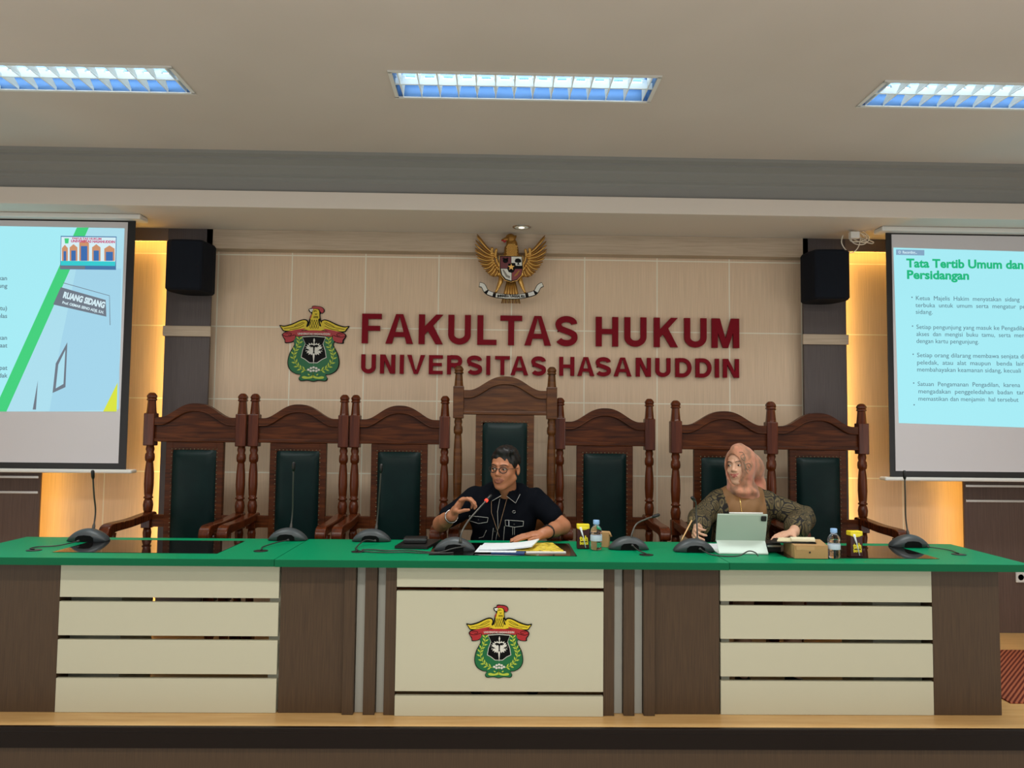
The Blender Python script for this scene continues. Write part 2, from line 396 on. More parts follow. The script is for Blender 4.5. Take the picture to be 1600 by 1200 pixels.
# ceiling with openings for the three fixtures
FX = [(-2.78, -1.53), (-0.514, 0.742), (1.815, 3.07)]; FY0, FY1 = 3.49, 3.765
cb = MB(); xs = [-4.9]+[q for a, b in FX for q in (a, b)]+[5.0]
cb.box(-4.9, 5.0, -2.6, FY0, ZC, ZC+.08); cb.box(-4.9, 5.0, FY1, 5.45, ZC, ZC+.08)
for i in range(0, 8, 2): cb.box(xs[i], xs[i+1], FY0, FY1, ZC, ZC+.08)
struct(cb.build('ceiling', M_ceil))
sbox('wall_left', M_fascia, -5.0, -4.9, -2.6, 5.45, -.35, 3.06)
sbox('wall_right', M_fascia, 5.0, 5.1, -2.6, 5.45, -.35, 3.06)
sbox('floor', mat('hall_floor', (205, 200, 190), 0.3), -4.9, 5.0, -2.6, 3.4, -.40, -.35)
# raised stage
sbox('floor_stage', M_wood, -4.9, 5.0, 3.51, 5.45, -.06, 0)
nb = MB().box(-4.9, 5.0, 3.485, 3.51, -.022, 0.001, b=.004).box(-4.9, 5.0, 3.49, 3.512, -.09, -.022)
struct(nb.build('trim_1', M_nose))
sbox('wall_stage_riser', M_brown, -4.9, 5.0, 3.515, 3.55, -.35, -.088)
# back wall
sbox('wall_back', M_tile, -1.985, 2.165, 5.3, 5.4, 0, ZC)
sbox('wall_back_left', M_tileL, -4.9, -1.985, 5.3, 5.4, 0, ZC)
sbox('wall_back_right', M_tileR, 2.165, 5.0, 5.3, 5.4, 0, ZC)
# lowered soffit and its front
sbox('ceiling_soffit', M_fascia, -4.9, 5.0, 4.68, 5.3, ZS, ZS+.05)
sbox('trim_2', M_fascia, -4.9, 5.0, 4.655, 4.685, ZS-.001, 2.764, b=.003)
cp = [(4.70, 2.98), (4.555, 2.98), (4.56, 2.962), (4.585, 2.95), (4.585, 2.938), (4.60, 2.928), (4.62, 2.915), (4.625, 2.90), (4.64, 2.885), (4.655, 2.87), (4.655, 2.862), (4.67, 2.852), (4.672, 2.838), (4.68, 2.83), (4.68, 2.764), (4.70, 2.764)]
m_ = MB(); n_ = len(cp); m_.add([(-4.9, y, z) for y, z in cp]+[(5.0, y, z) for y, z in cp], [(i, i+n_, (i+1) % n_+n_, (i+1) % n_) for i in range(n_)][::1])
struct(m_.build('trim_3', M_grey))
# beige band under the soffit and the darker one over the side panels
sbox('trim_4', M_band, -1.985, 2.135, 5.2, 5.299, 2.53, ZS-.001)
sbox('trim_5', M_hdr, -3.6, -2.246, 5.20, 5.225, 2.578, ZS-.001)
sbox('trim_6', M_hdr, 2.396, 3.9, 5.20, 5.225, 2.578, ZS-.001)
# pillars with a pale band
for nm, x0, x1 in (('wall_pillar_left', -2.245, -1.945), ('wall_pillar_right', 2.10, 2.395)):
    pm = MB().box(x0, x1, 5.2, 5.215, 0, ZS-.001).box(x0+.03, x1-.03, 5.215, 5.299, 0, ZS-.001); struct(pm.build(nm, M_pillar))
sbox('trim_7', M_band, -2.255, -1.935, 5.185, 5.201, 1.925, 1.995, b=.002)
sbox('trim_8', M_band, 2.09, 2.405, 5.185, 5.201, 1.925, 1.995, b=.002)
# brown side panelling standing proud of the wall
for nm, x0, x1 in (('wall_panelling_left', -4.9, -3.0), ('wall_panelling_right', 3.155, 5.0)):
    pm = MB().box(x0, x1, 5.15, 5.165, 0, ZS-.001).box(x0 if x0 < 0 else x0+.12, x1-.12 if x0 < 0 else x1, 5.165, 5.299, 0, ZS-.001); struct(pm.build(nm, M_brownw))
for nm, x0, x1 in (('left', -4.9, -3.01), ('right', 3.165, 5.0)):
    for z in (0.975, 0.875): sbox('trim_%d' % (9+2*(nm == 'right')+(z < .9)), M_silver, x0, x1, 5.143, 5.1505, z-.009, z+.009, b=.002)
# led strips
def led(x0, x1, y0, y1, z0, z1, label):
    o = MB().box(x0, x1, y0, y1, z0, z1).build('led_strip', M_led); return tag(o, label, 'light strip', 'warm cove light strips')
led(-2.250, -2.238, 5.217, 5.229, 0.02, 2.56, 'upright warm light strip along the left edge of the left pillar')
led(2.388, 2.400, 5.217, 5.229, 0.02, 2.56, 'upright warm light strip along the right edge of the right pillar')
led(-3.022, -3.012, 5.167, 5.173, 0.02, 2.56, 'upright warm light strip along the edge of the left brown panelling')
led(3.167, 3.177, 5.167, 5.173, 0.02, 2.56, 'upright warm light strip along the edge of the right brown panelling')
led(-2.985, -2.27, 5.227, 5.235, 2.580, 2.588, 'level warm light strip under the dark header left of the left loudspeaker')
led(2.43, 3.14, 5.227, 5.235, 2.580, 2.588, 'level warm light strip under the dark header right of the right loudspeaker')
# ------------------------------------------------------------------ ceiling fixtures
def fixture(x0, x1, label):
    cx = (x0+x1)/2; cy = (FY0+FY1)/2; t = thing('ceiling_light', label, 'ceiling light', (cx, cy, ZC), group='recessed louvred ceiling lights')
    hx = (x1-x0)/2; hy = (FY1-FY0)/2
    f = MB()
    for a in ((-hx-.012, hx+.012, -hy-.012, -hy+.006), (-hx-.012, hx+.012, hy-.006, hy+.012), (-hx-.012, -hx+.006, -hy, hy), (hx-.006, hx+.012, -hy, hy)): f.box(*a, -.006, -.0005)
    f.build('frame', M_matwhite, t)
    h = MB(); h.box(-hx+.002, hx-.002, -hy+.002, hy-.002, .072, .078)
    for a in ((-hx+.002, hx-.002, -hy+.002, -hy+.005), (-hx+.002, hx-.002, hy-.005, hy-.002), (-hx+.002, -hx+.005, -hy, hy), (hx-.005, hx-.002, -hy, hy)): h.box(*a, -.004, .075)
    h.build('reflector', M_reflector, t)
    for r in (-1, 1):
        yc = r*hy/2
        MB().tube([(-hx+.03, yc, .060), (hx-.03, yc, .060)], .007, 10).build('tube', M_tube, t)
        nb_ = 13; bl = None
        for i in range(nb_+1):
            x = 0; xp = -hx+.03+(2*hx-.06)*i/nb_; b = MB()
            y0, y1 = yc-hy/2+.006, yc+hy/2-.004; ym = (y0+y1)/2
            for s in (-1, 1):        # parabolic blade: deep at the sides, shallow over the middle
                pass
            vs = [(x-.004, y0, .0), (x+.004, y0, .0), (x+.026, y0, .050), (x-.026, y0, .050), (x-.002, y1, .0), (x+.002, y1, .0), (x+.002, y1, .012), (x-.002, y1, .012)]
            b.add(vs, [(0, 1, 2, 3), (7, 6, 5, 4), (1, 5, 6, 2), (0, 3, 7, 4), (3, 2, 6, 7), (0, 4, 5, 1)])
            b.build('louvre_blade', M_louvre, t, (xp, 0, 0))
    MB().box(-hx+.006, hx-.006, -.004, .004, 0, .03).build('divider', M_louvre, t)
    al = area('fixture_downward_light', (0, 0, -.003), 2*hx-.04, 2*hy-.03, 15, (.97, 1.0, .97)); al.data.spread = math.radians(124); al.parent = t   # the louvre throws its light downwards
    return t
fixture(*FX[0], 'louvred ceiling light cut by the left edge above the left projection screen')
fixture(*FX[1], 'louvred ceiling light in the middle of the ceiling above the red lettering')
fixture(*FX[2], 'louvred ceiling light cut by the right edge above the right projection screen')
d = thing('downlight', 'small round recessed downlight in the soffit just above the golden eagle emblem', 'downlight', (.15, 5.02, ZS))
MB().lathe([(.058, -.004), (.062, -.001), (.062, -.0005), (.05, -.0006)], 28).build('rim', M_silver, d)
MB().lathe([(.046, -.0045), (.047, -.0042)], 20).build('reflector', M_louvre, d)
MB().ell((0, 0, -.005), (.02, .02, .004)).build('bulb', mat('bulb_reflection_glow', (255, 245, 225), emit=(255, 240, 215), estr=1.6), d)  # unlit bulb, its reflection put in as a faint glow
# ------------------------------------------------------------------ loudspeakers
def speaker(cx, label, flip):
    t = thing('loudspeaker', label, 'loudspeaker', (cx, 5.09, 2.2), group='wall loudspeakers')
    # curved trapezoid plan
    pl = [(-.12*flip, -.12), (.08*flip, -.135), (.12*flip, -.09), (.125*flip, .08), (-.07*flip, .09)]
    pl = spline(pl, 4); n = len(pl)
    if sum(pl[i][0]*pl[(i+1) % n][1]-pl[(i+1) % n][0]*pl[i][1] for i in range(n)) < 0: pl = pl[::-1]
    m = MB(); vs = []
    lv = [(.93, 0), (1, .012), (1, .315), (.93, .33)]
    for s, z in lv: vs += [(x*s, y*s, z) for x, y in pl]
    fs = [(i*n+k, i*n+(k+1) % n, (i+1)*n+(k+1) % n, (i+1)*n+k) for i in range(3) for k in range(n)]+[tuple(range(n))[::-1], tuple(3*n+k for k in range(n))]
    m.add(vs, fs, 0, False).build('cabinet', M_speaker, t)
    MB().box(-.024, .024, -.1375, -.134, .155, .165, b=.001).build('badge', M_silver, t)
    MB().box(-.03, .03, .07, .108, .10, .22).build('bracket', M_dark, t)
    return t
speaker(-2.035, 'black loudspeaker on the left pillar beside the left projection screen', 1)
speaker(2.195, 'black loudspeaker on the right pillar beside the right projection screen', -1)
# ------------------------------------------------------------------ projection screens
E_cy = emis('slide_pale_cyan', (170, 240, 250), 0.92); E_cy2 = emis('slide_sky', (176, 226, 242), 0.92); E_cy3 = emis('slide_sky_deeper', (166, 216, 238), 0.92)
E_gr = emis('slide_green', (72, 214, 130), .9); E_ye = emis('slide_yellow', (222, 232, 70), .9); E_tx = emis('slide_text_grey', (98, 126, 140), .95)
E_gt = emis('slide_title_green', (38, 190, 130), .9); E_gy = emis('slide_sign_grey', (122, 132, 145), .8); E_wh = emis('slide_white', (215, 240, 248), .95)
E_tag = emis('slide_label_grey', (140, 175, 205), .85); E_or = emis('video_orange', (222, 160, 120), .8); E_bl = emis('video_blue', (70, 120, 190), .8)
E_rd = emis('video_red', (215, 80, 130), .8); E_tq = emis('video_turquoise', (60, 210, 215), .9); E_fr = emis('video_frame_blue', (80, 130, 180), .8)
M_scr = mat('screen_fabric', (205, 202, 205), 0.8)
def flat(poly, y, m, name, parent): return MB().prism(poly, y-.0006, y, 0).build(name, m, parent)
YS = 4.9
def screen(label, x0, x1, fab0, fab1, hx0, hx1):
    t = thing('projection_screen', label, 'projection screen', (0, 0, 0))
    MB().box(x0, x1, YS, YS+.004, 1.045, 2.645).build('border', M_dark, t)
    MB().box(fab0, fab1, YS-.003, YS-.0005, 1.083, 2.62).build('fabric', M_scr, t)
    MB().box(hx0, hx1, YS-.04, YS+.04, 1.022, 1.045, b=.008).build('bottom_bar', M_matwhite, t)
    MB().box(hx0, hx1, YS-.055, YS+.06, 2.63, ZS-.001, b=.006).build('housing', M_matwhite, t)
    return t
sl = screen('pulled-down projection screen at the left showing a slide with a green diagonal band', -4.6, -2.327, -4.56, -2.375, -4.65, -2.275)
sr = screen('pulled-down projection screen at the right showing a slide titled Tata Tertib Umum', 2.525, 4.75, 2.562, 4.71, 2.475, 4.8)
y1 = YS-.0035
def q(x, y): p = atY(x, y, YS); return (p.x, p.z)
MB().prism([(-4.5, 2.585), q(195, 357), q(183, 643), (-4.5, 1.425)], y1-.0006, y1).build('slide', E_cy, sl)
flat([q(100, 420), q(130, 357), q(195, 357), q(188, 560), q(183, 643), q(5, 643), q(0, 643)], y1-.0008, E_cy2, 'slide_photo', sl)
flat([q(120, 420), q(190, 420), q(186, 640), q(78, 643), q(95, 540)], y1-.0014, E_cy3, 'slide_building', sl)
flat([q(88, 568), q(106, 535), q(103, 605), q(83, 614)], y1-.002, E_gy, 'slide_window', sl)
flat([q(92, 570), q(103, 547), q(100, 600), q(88, 607)], y1-.0026, E_cy2, 'slide_window_pane', sl)
flat([q(52, 640), q(60, 595), q(57, 640)], y1-.002, E_gy, 'slide_window', sl)
flat([q(121, 356), q(139.5, 356), q(11, 643), q(-9, 643)], y1-.0026, E_gr, 'slide_band', sl)
flat([q(162, 643), q(184.5, 598), q(183, 643)], y1-.0026, E_ye, 'slide_corner', sl)
flat([q(96, 449), q(166, 469), q(167, 495), q(84, 476)], y1-.0032, E_gy, 'slide_sign_board', sl)
def stext(s, x, y, hpx, m, parent, name='slide_text', bold=0.0, wpx=None, align='LEFT', rot=0.0, yy=None):
    p = atY(x, y, YS); return text_mb(s, hpx*YS/1200*1.37, m, name, parent, (p.x, (y1-.0012) if yy is None else yy, p.z), bold, .0003, align, wpx*YS/1200 if wpx else None, rot)
stext('RUANG SIDANG', 99, 465, 9.5, E_wh, sl, 'slide_sign_text', .05, 66, rot=-.24, yy=y1-.005)
stext('Prof. OEMAR SENO ADJI, S.H.', 98, 474.5, 4.2, E_wh, sl, 'slide_sign_text', .03, 66, rot=-.23, yy=y1-.005)
MB().tube([atY(99, 442, YS-.007), atY(171, 462, YS-.007), atY(172, 508, YS-.007)], .002, 4).build('slide_sign_frame', E_gy, sl)
# left slide text: the line ends that show
for s, y in (('kan', 438), ('ung', 450), ('itu)', 485), ('kelas', 497), ('ikan', 531), ('saat', 543), ('dapat', 578), ('tidak', 590)):
    stext(s, 12, y, 7, E_tx, sl, align='RIGHT', bold=.01)
# video inset
flat([q(96, 369), q(183, 370), q(182, 422), q(95, 421)], y1-.0032, E_fr, 'video_frame', sl)
flat([q(97, 370.5), q(182, 371.5), q(181, 414), q(96, 413)], y1-.0038, E_wh, 'video_picture', sl)
flat([q(96, 408), q(181, 409), q(181, 416), q(96, 415)], y1-.0044, E_tq, 'video_table', sl)
for k, (a, b, tp) in enumerate(((98, 107, 388), (110, 122, 387), (125, 140, 380), (145, 158, 387), (164, 180, 389))):
    flat([q(a, 408), q(a, tp), q((a+b)/2, tp-5), q(b, tp), q(b, 408)], y1-.0044, E_or, 'video_chair', sl)
    flat([q(a+2.5, 408), q(a+2.5, tp+5), q(b-2.5, tp+5), q(b-2.5, 408)], y1-.005, E_bl, 'video_cushion', sl)
stext('UNIVERSITAS HASANUDDIN', 112, 379, 4, E_rd, sl, 'video_text', .04, 68, rot=-.005, yy=y1-.0056)
stext('FAKULTAS HUKUM', 114, 374.3, 3, E_rd, sl, 'video_text', .04, 45, rot=-.005, yy=y1-.0056)
flat([q(102, 373), q(109, 373), q(108, 381), q(103, 381)], y1-.0056, E_gr, 'video_emblem', sl)
flat([q(95, 415.5), q(134, 416), q(134, 421), q(95, 420.5)], y1-.005, E_gy, 'video_caption', sl)
# right slide
MB().prism([q(1395.5, 387), (4.62, 2.50), (4.62, 1.34), q(1404, 661)], y1-.0006, y1).build('slide', E_cy, sr)
flat([q(1399.5, 390), q(1443.5, 391), q(1443.5, 399.5), q(1399.5, 398.5)], y1-.0014, E_tag, 'slide_label', sr)
stext('O  Recording...', 1403, 396.3, 4.5, E_wh, sr, bold=.02, wpx=30, yy=y1-.0022)
stext('Tata Tertib Umum dan Tata', 1416, 417.5, 14, E_gt, sr, 'slide_title', .035, 232)
stext('Persidangan', 1416, 435.5, 14, E_gt, sr, 'slide_title', .035, 100)
LN = [(1430, 469, 'Ketua  Majelis  Hakim  menyatakan  sidang', 167), (1430, 480, 'terbuka  untuk  umum  serta  mengatur  persidangan', 215), (1430, 490.5, 'sidang.', 27),
 (1431, 514, 'Setiap pengunjung yang masuk ke Pengadilan', 178), (1431, 525, 'akses  dan  mengisi  buku  tamu,  serta  mengenakan', 205), (1431, 536, 'dengan kartu pengunjung.', 100),
 (1432, 558, 'Setiap orang dilarang membawa senjata dan', 180), (1432, 569.5, 'peledak,  atau  alat  maupun   benda  lain', 172), (1432, 580.5, 'membahayakan keamanan sidang, kecuali', 166),
 (1433, 603, 'Satuan  Pengamanan  Pengadilan,  karena', 164), (1434, 614.5, 'mengadakan  penggeledahan  badan  tanpa', 180), (1434, 626, 'memastikan dan menjamin  hal tersebut', 160)]
for x, y, s, wd in LN:
    stext(s, x, y, 7.2, E_tx, sr, wpx=wd)
for y in (466, 511, 555, 600, 634): 
    p = atY(1425+(y-466)*.02, y-1.5, y1-.001); MB().ell(p, (.0045, .0008, .0045)).build('slide_bullet', E_tx, sr)
# junction box and loops of cable by the right screen
t = thing('cable_bundle', 'loops of white cable tangled in a bundle under the soffit at the right screen', 'cable', (2.40, 4.98, 2.60))
rnd = random.Random(3)
for k in range(4):
    c0 = rnd.uniform(-.04, .04); pts = [(c0+.05*math.cos(a+k)*(1+.3*rnd.random()), .012*math.sin(2*a+k), .02+.032*math.sin(a)*(1+.2*k)) for a in [j*PI/7 for j in range(14)]]
    MB().tube(spline(pts, 4), .0035, 6).build('cable_loop', M_cablew, t)
MB().tube(spline([(-.12, 0, .03), (-.13, 0, -.02), (-.10, 0, -.07), (-.06, 0, -.085), (-.02, 0, -.05), (0, 0, .02)], 5, False), .0035, 6).build('cable_loop', M_cablew, t)
jb = MB().box(-.03, .03, -.02, .02, -.025, .02, b=.004).build('junction_box', M_matwhite, None, (2.34, 4.95, 2.625)); tag(jb, 'small white junction box on the soffit left of the cable loops', 'junction box')
MB().box(-.02, .02, -.022, -.019, -.015, .01).build('lid', M_matwhite, jb)
so = thing('wall_socket', 'white wall socket low on the brown panelling at the right edge', 'socket', (3.55, 5.143, .37))
MB().box(-.06, .06, -.006, .006, -.035, .035, b=.004).build('plate', M_matwhite, so)
for x in (-.028, .028): MB().lathe([(.02, 0), (.018, -.004)], 16).build('outlet', M_cablew, so, (x, -.006, 0)).rotation_euler = (PI/2, 0, 0)
rg = MB().box(2.55, 4.7, 3.82, 4.73, .0005, .008, b=.002).build('rug', M_carpet); tag(rg, 'red striped rug on the wooden stage floor right of the green table', 'rug')
# ------------------------------------------------------------------ red lettering
def A(cx, cy, rx, rz, a0, a1, n=10): return [(cx+rx*math.cos(math.radians(a0+(a1-a0)*i/n)), cy+rz*math.sin(math.radians(a0+(a1-a0)*i/n))) for i in range(n+1)]
def glyph(ch, w_, h, t):       # strokes as polygons, origin at lower left, width w_, height h, stroke t
    o = []
    def R(x0, z0, x1, z1): o.append([(x0, z0), (x1, z0), (x1, z1), (x0, z1)])
    def ring(path):            # stroke of width t around a centre path
        l, r = [], []
        for i, p in enumerate(path):
            a = path[max(i-1, 0)]; b = path[min(i+1, len(path)-1)]; dx, dz = b[0]-a[0], b[1]-a[1]; d_ = math.hypot(dx, dz); nx, nz = -dz/d_*t/2, dx/d_*t/2
            l.append((p[0]+nx, p[1]+nz)); r.append((p[0]-nx, p[1]-nz))
        for i in range(len(path)-1): o.append([l[i], l[i+1], r[i+1], r[i]])
    if ch in 'FE':
        R(0, 0, t, h); R(t, h-t*.85, w_, h); R(t, h*.5-t*.35, w_*.93, h*.5+t*.45)
        if ch == 'E': R(t, 0, w_, t*.85)
    elif ch == 'A':
        a = t*.58; o.append([(0, 0), (t*1.08, 0), (w_/2+a*.15, h), (w_/2-a, h)]); o.append([(w_, 0), (w_-t*1.08, 0), (w_/2-a*.15, h), (w_/2+a, h)]); R(w_*.27, h*.23, w_*.73, h*.23+t*.8)
    elif ch == 'K': R(0, 0, t, h); o.append([(t*.9, h*.30), (t*.9, h*.58), (w_-t*1.15, h), (w_, h)]); o.append([(w_*.33, h*.50), (w_*.55, h*.70), (w_, 0), (w_-t*1.2, 0)])
    elif ch == 'U': ring([(t/2, h), (t/2, h*.38)]+A(w_/2, h*.34, w_/2-t/2, h*.34-t/2, 180, 360, 14)+[(w_-t/2, h*.38), (w_-t/2, h)])
    elif ch == 'L': R(0, 0, t, h); R(t, 0, w_, t*.85)
    elif ch == 'T': R(w_/2-t/2, 0, w_/2+t/2, h); R(0, h-t*.85, w_/2-t/2, h); R(w_/2+t/2, h-t*.85, w_, h)
    elif ch == 'H': R(0, 0, t, h); R(w_-t, 0, w_, h); R(t, h*.5-t*.4, w_-t, h*.5+t*.45)
    elif ch == 'I': R(0, 0, t, h)
    elif ch == 'N': R(0, 0, t, h); R(w_-t, 0, w_, h); o.append([(t*.3, h), (t*1.25, h), (w_-t*.3, 0), (w_-t*1.25, 0)])
    elif ch == 'M': R(0, 0, t, h); R(w_-t, 0, w_, h); o.append([(t*.2, h), (t*1.35, h), (w_/2+t*.42, 0), (w_/2-t*.42, 0)]); o.append([(w_-t*1.35, h), (w_-t*.2, h), (w_/2+t*.42, 0), (w_/2-t*.42, 0)])
    elif ch == 'V': o.append([(0, h), (t*1.08, h), (w_/2+t*.12, 0), (w_/2-t*.5, 0)]); o.append([(w_, h), (w_-t*1.08, h), (w_/2-t*.12, 0), (w_/2+t*.5, 0)])
    elif ch == 'D': R(0, 0, t, h); ring([(t*.8, h-t*.45), (w_*.45, h-t*.45)]+A(w_*.45, h/2, w_*.55-t/2, h/2-t*.45, 88, -88, 16)+[(w_*.45, t*.45), (t*.8, t*.45)])
    elif ch == 'R': R(0, 0, t, h); ring([(t*.8, h-t*.45), (w_*.55, h-t*.45)]+A(w_*.58, h*.70, w_*.40-t/2, h*.30-t*.45, 88, -88, 12)+[(w_*.5, h*.40+t*.45), (t*.8, h*.40+t*.45)]); o.append([(w_*.42, h*.42), (w_*.70, h*.42), (w_, 0), (w_-t*1.15, 0)])
    elif ch == 'S':
        P_ = [(w_-t*.55, h*.74)]+A(w_/2, h*.73, w_/2-t*.5, h*.27-t*.45, 25, 180, 12)+spline([(t*.5, h*.73), (t*.75, h*.60), (w_*.40, h*.53), (w_*.65, h*.46), (w_-t*.6, h*.38), (w_-t*.5, h*.27)], 4, False)[1:]+A(w_/2, h*.27, w_/2-t*.5, h*.27-t*.45, 0, -158, 12)[1:]
        ring(P_)
    return o
def xl(px): return -0.932+(px-567.5)*(2.607/585)
def row(word, spans, ztop, zbot, t, label):
    T = thing('wall_lettering', label, 'sign', (xl(spans[0][0]), 5.3, zbot))
    for ch, (a, b) in zip(word, spans):
        m = MB(); x0, x1 = xl(a), xl(b); k = (x0+x1)/2
        for j, pg in enumerate(glyph(ch, x1-x0, ztop-zbot, t)): m.prism(pg, -.030-.00004*j, -.012)
        g = m.build('letter', M_crimson, T, (x0-xl(spans[0][0]), 0, 0)); g['label'] = 'crimson letter '+ch
        MB().tube([(.5*(x1-x0) if ch in 'AVT' else t/2, -.013, (ztop-zbot)*(.28 if ch == 'A' else .5 if ch != 'V' else .2)), (.5*(x1-x0) if ch in 'AVT' else t/2, 0, (ztop-zbot)*(.28 if ch == 'A' else .5 if ch != 'V' else .2))], .006, 6).build('standoff', M_crimson, g)
    return T
row('FAKULTASHUKUM', [(567, 597), (603.5, 646), (654.5, 692), (700, 735), (745, 775), (780.5, 814.5), (818, 859.5), (866, 900.5), (929, 964), (973.5, 1008), (1019.5, 1057), (1067, 1102), (1110, 1153)], 2.107, 1.902, .042,
    'upper row of large crimson raised letters on the wall reading FAKULTAS HUKUM')
row('UNIVERSITASHASANUDDIN', [(567, 589.3), (596, 619.3), (626.3, 632.6), (637.5, 665), (671, 692.5), (699, 723), (729.5, 753.3), (759.5, 765.5), (773, 796), (797, 824.5), (829, 852), (872.5, 896), (900.5, 927), (929, 952.8), (957, 984.8), (991.5, 1015), (1022, 1045.5), (1053, 1078.3), (1084.5, 1109.5), (1115, 1121), (1127.5, 1152.5)], 1.826, 1.695, .028,
    'lower row of smaller crimson raised letters on the wall reading UNIVERSITAS HASANUDDIN')
# ------------------------------------------------------------------ university emblem (units: the emblem is 880 wide, 967 high)
def emblem(T, scale, parent_is_wall, y0=0.0):
    def c(p): return ((p[0]-510)*scale, (1085-p[1])*scale)
    layer = [0]
    def P_(pts, m, name, d0, d1, sp=True, n=5):
        pl = spline([c(p) for p in pts], n) if sp else [c(p) for p in pts]
        return MB().prism(pl, y0-d1*scale*1000/1000, y0-d0*scale, 0).build(name, m, T)
    D = lambda k: k*3.2+22
    def mir(pts): return [(1020-x, y) for x, y in pts]
    body = [(280, 510), (262, 620), (205, 730), (183, 850), (215, 940), (290, 990), (350, 1000), (328, 1045), (355, 1078), (440, 1072), (510, 1085)]
    body = body+mir(body[:-1])[::-1]
    def sh(pts, k, cx=510, cy=800): return [(cx+(x-cx)*k, cy+(y-cy)*k) for x, y in pts]
    wing = [(70, 372), (130, 378), (225, 352), (320, 308), (385, 292), (425, 310), (432, 345), (420, 382), (440, 400), (400, 440), (250, 452), (130, 452), (95, 415)]
    head = [(432, 165), (470, 150), (474, 128), (500, 120), (540, 124), (580, 128), (620, 150), (632, 185), (610, 215), (580, 225), (590, 300), (625, 350), (640, 440), (400, 440), (440, 360), (448, 270), (470, 225), (440, 195)]
    rib = [(105, 490), (150, 455), (260, 420), (390, 400), (510, 415), (630, 400), (760, 420), (870, 455), (915, 490), (905, 530), (885, 560), (885, 590), (860, 598), (790, 590), (750, 560), (700, 510), (510, 505), (320, 510), (270, 560), (230, 590), (150, 600), (140, 565), (115, 520)]
    P_(sh(body, 1.0), M_black, 'backing_plate', 0, 20)
    P_(wing, M_black, 'wing_outline', 0, 20); P_(mir(wing), M_black, 'wing_outline', 0, 20); P_(rib, M_black, 'ribbon_outline', 0, 21); P_(head, M_black, 'head_outline', 0, 20.5)
    P_(sh(body, .968, 510, 790), M_egreen, 'green_field', 20, D(0))
    w2 = [(88, 386), (135, 392), (228, 367), (322, 322), (380, 306), (412, 318), (418, 345), (408, 385), (425, 405), (392, 430), (250, 440), (135, 440), (108, 412)]
    P_(w2, M_eyellow, 'wing', 19, D(0)); P_(mir(w2), M_eyellow, 'wing', 19, D(0))
    # wing feather lines
    f = MB()
    for s in (0, 1):
        for a in ([(130, 418), (230, 400), (330, 372), (385, 335)], [(200, 428), (300, 412), (380, 375)], [(260, 385), (330, 350), (370, 330)]):
            pts = [(1020-x, y) if s else (x, y) for x, y in a]; f.tube([(c(p)[0], y0-D(0)*scale, c(p)[1]) for p in spline(pts, 3, False)], 3.2*scale, 4)
    f.build('feather_lines', M_black, T)
    # ribbon
    P_([(118, 490), (155, 465), (262, 432), (385, 412), (385, 425), (285, 470), (270, 545), (228, 580), (158, 588), (150, 555), (125, 520)], M_ered, 'ribbon_end', 20, D(0)+2)
    P_(mir([(118, 490), (155, 465), (262, 432), (385, 412), (385, 425), (285, 470), (270, 545), (228, 580), (158, 588), (150, 555), (125, 520)]), M_ered, 'ribbon_end', 20, D(0)+2)
    P_([(285, 460), (400, 440), (510, 434), (620, 440), (735, 460), (728, 512), (620, 498), (510, 492), (400, 498), (292, 512)], M_ered, 'ribbon', 20, D(1)+2)
    f = MB()
    for s in (0, 1):
        for a in ([(150, 480), (190, 470), (225, 480), (215, 500), (180, 500)], [(118, 500), (150, 515), (200, 515), (265, 495)], [(285, 462), (275, 500), (290, 512)]):
            pts = [(1020-x, y) if s else (x, y) for x, y in a]; f.tube([(c(p)[0], y0-(D(0)+2)*scale, c(p)[1]) for p in spline(pts, 3, False)], 3.5*scale, 4)
    f.build('ribbon_lines', M_black, T)
    xz = c((305, 492)); text_mb('UNIVERSITAS HASANUDDIN', 36*scale, M_ewhite, 'ribbon_text', T, (xz[0], y0-(D(1)+3.2)*scale, xz[1]), .02, .0002, 'LEFT', 405*scale)
    # cockerel head and breast
    P_([(490, 172), (515, 162), (550, 168), (568, 200), (575, 300), (605, 355), (622, 430), (415, 430), (452, 355), (462, 280), (480, 230)], M_eyellow, 'cockerel', 20, D(1))
    P_([(478, 160), (484, 134), (510, 128), (545, 132), (590, 138), (622, 165), (620, 200), (598, 210), (580, 190), (566, 166), (530, 156)], M_ered, 'comb', 20, D(1)+1)
    P_([(440, 168), (486, 160), (492, 180), (470, 184), (484, 196), (462, 202)], M_ewhite, 'beak', 20, D(1)+1, False)
    P_([(462, 236), (474, 240), (468, 275), (450, 285)], M_ered, 'wattle', 20, D(1))
    f = MB()
    for a in ([(508, 190), (520, 184), (536, 192)], [(515, 222), (528, 234), (540, 222)], [(500, 258), (555, 258)], [(498, 272), (558, 272)], [(500, 180), (505, 200)]):
        f.tube([(c(p)[0], y0-D(1)*scale, c(p)[1]) for p in a], 4*scale, 4)
    for r in range(3):
        for k in range(4+r % 2):
            x = 510+(k-1.5-.5*(r % 2))*30; y = 300+r*38
            f.tube([(c(p)[0], y0-D(1)*scale, c(p)[1]) for p in ((x-12, y), (x-8, y+26), (x, y+36), (x+8, y+26), (x+12, y))], 3*scale, 4)
    f.build('feather_lines', M_black, T)
    for s in (0, 1): P_([(p[0] if not s else 1020-p[0], p[1]) for p in [(448, 285), (462, 300), (450, 350), (440, 380), (422, 380), (436, 340)]], M_black, 'neck_mark', 20, D(1)+1)  # black marks of the emblem drawing beside the neck
    # shield
    shd = [(358, 515), (510, 505), (662, 515), (640, 570), (628, 605), (660, 690), (675, 780), (620, 805), (560, 850), (510, 850), (460, 850), (400, 805), (352, 780), (368, 690), (400, 605), (385, 570)]
    P_(shd, M_ewhite, 'shield_rim', 20, D(1), False); P_([(510+(x-510)*.945, 680+(y-680)*.95) for x, y in shd], M_black, 'shield', 20, D(2), False)
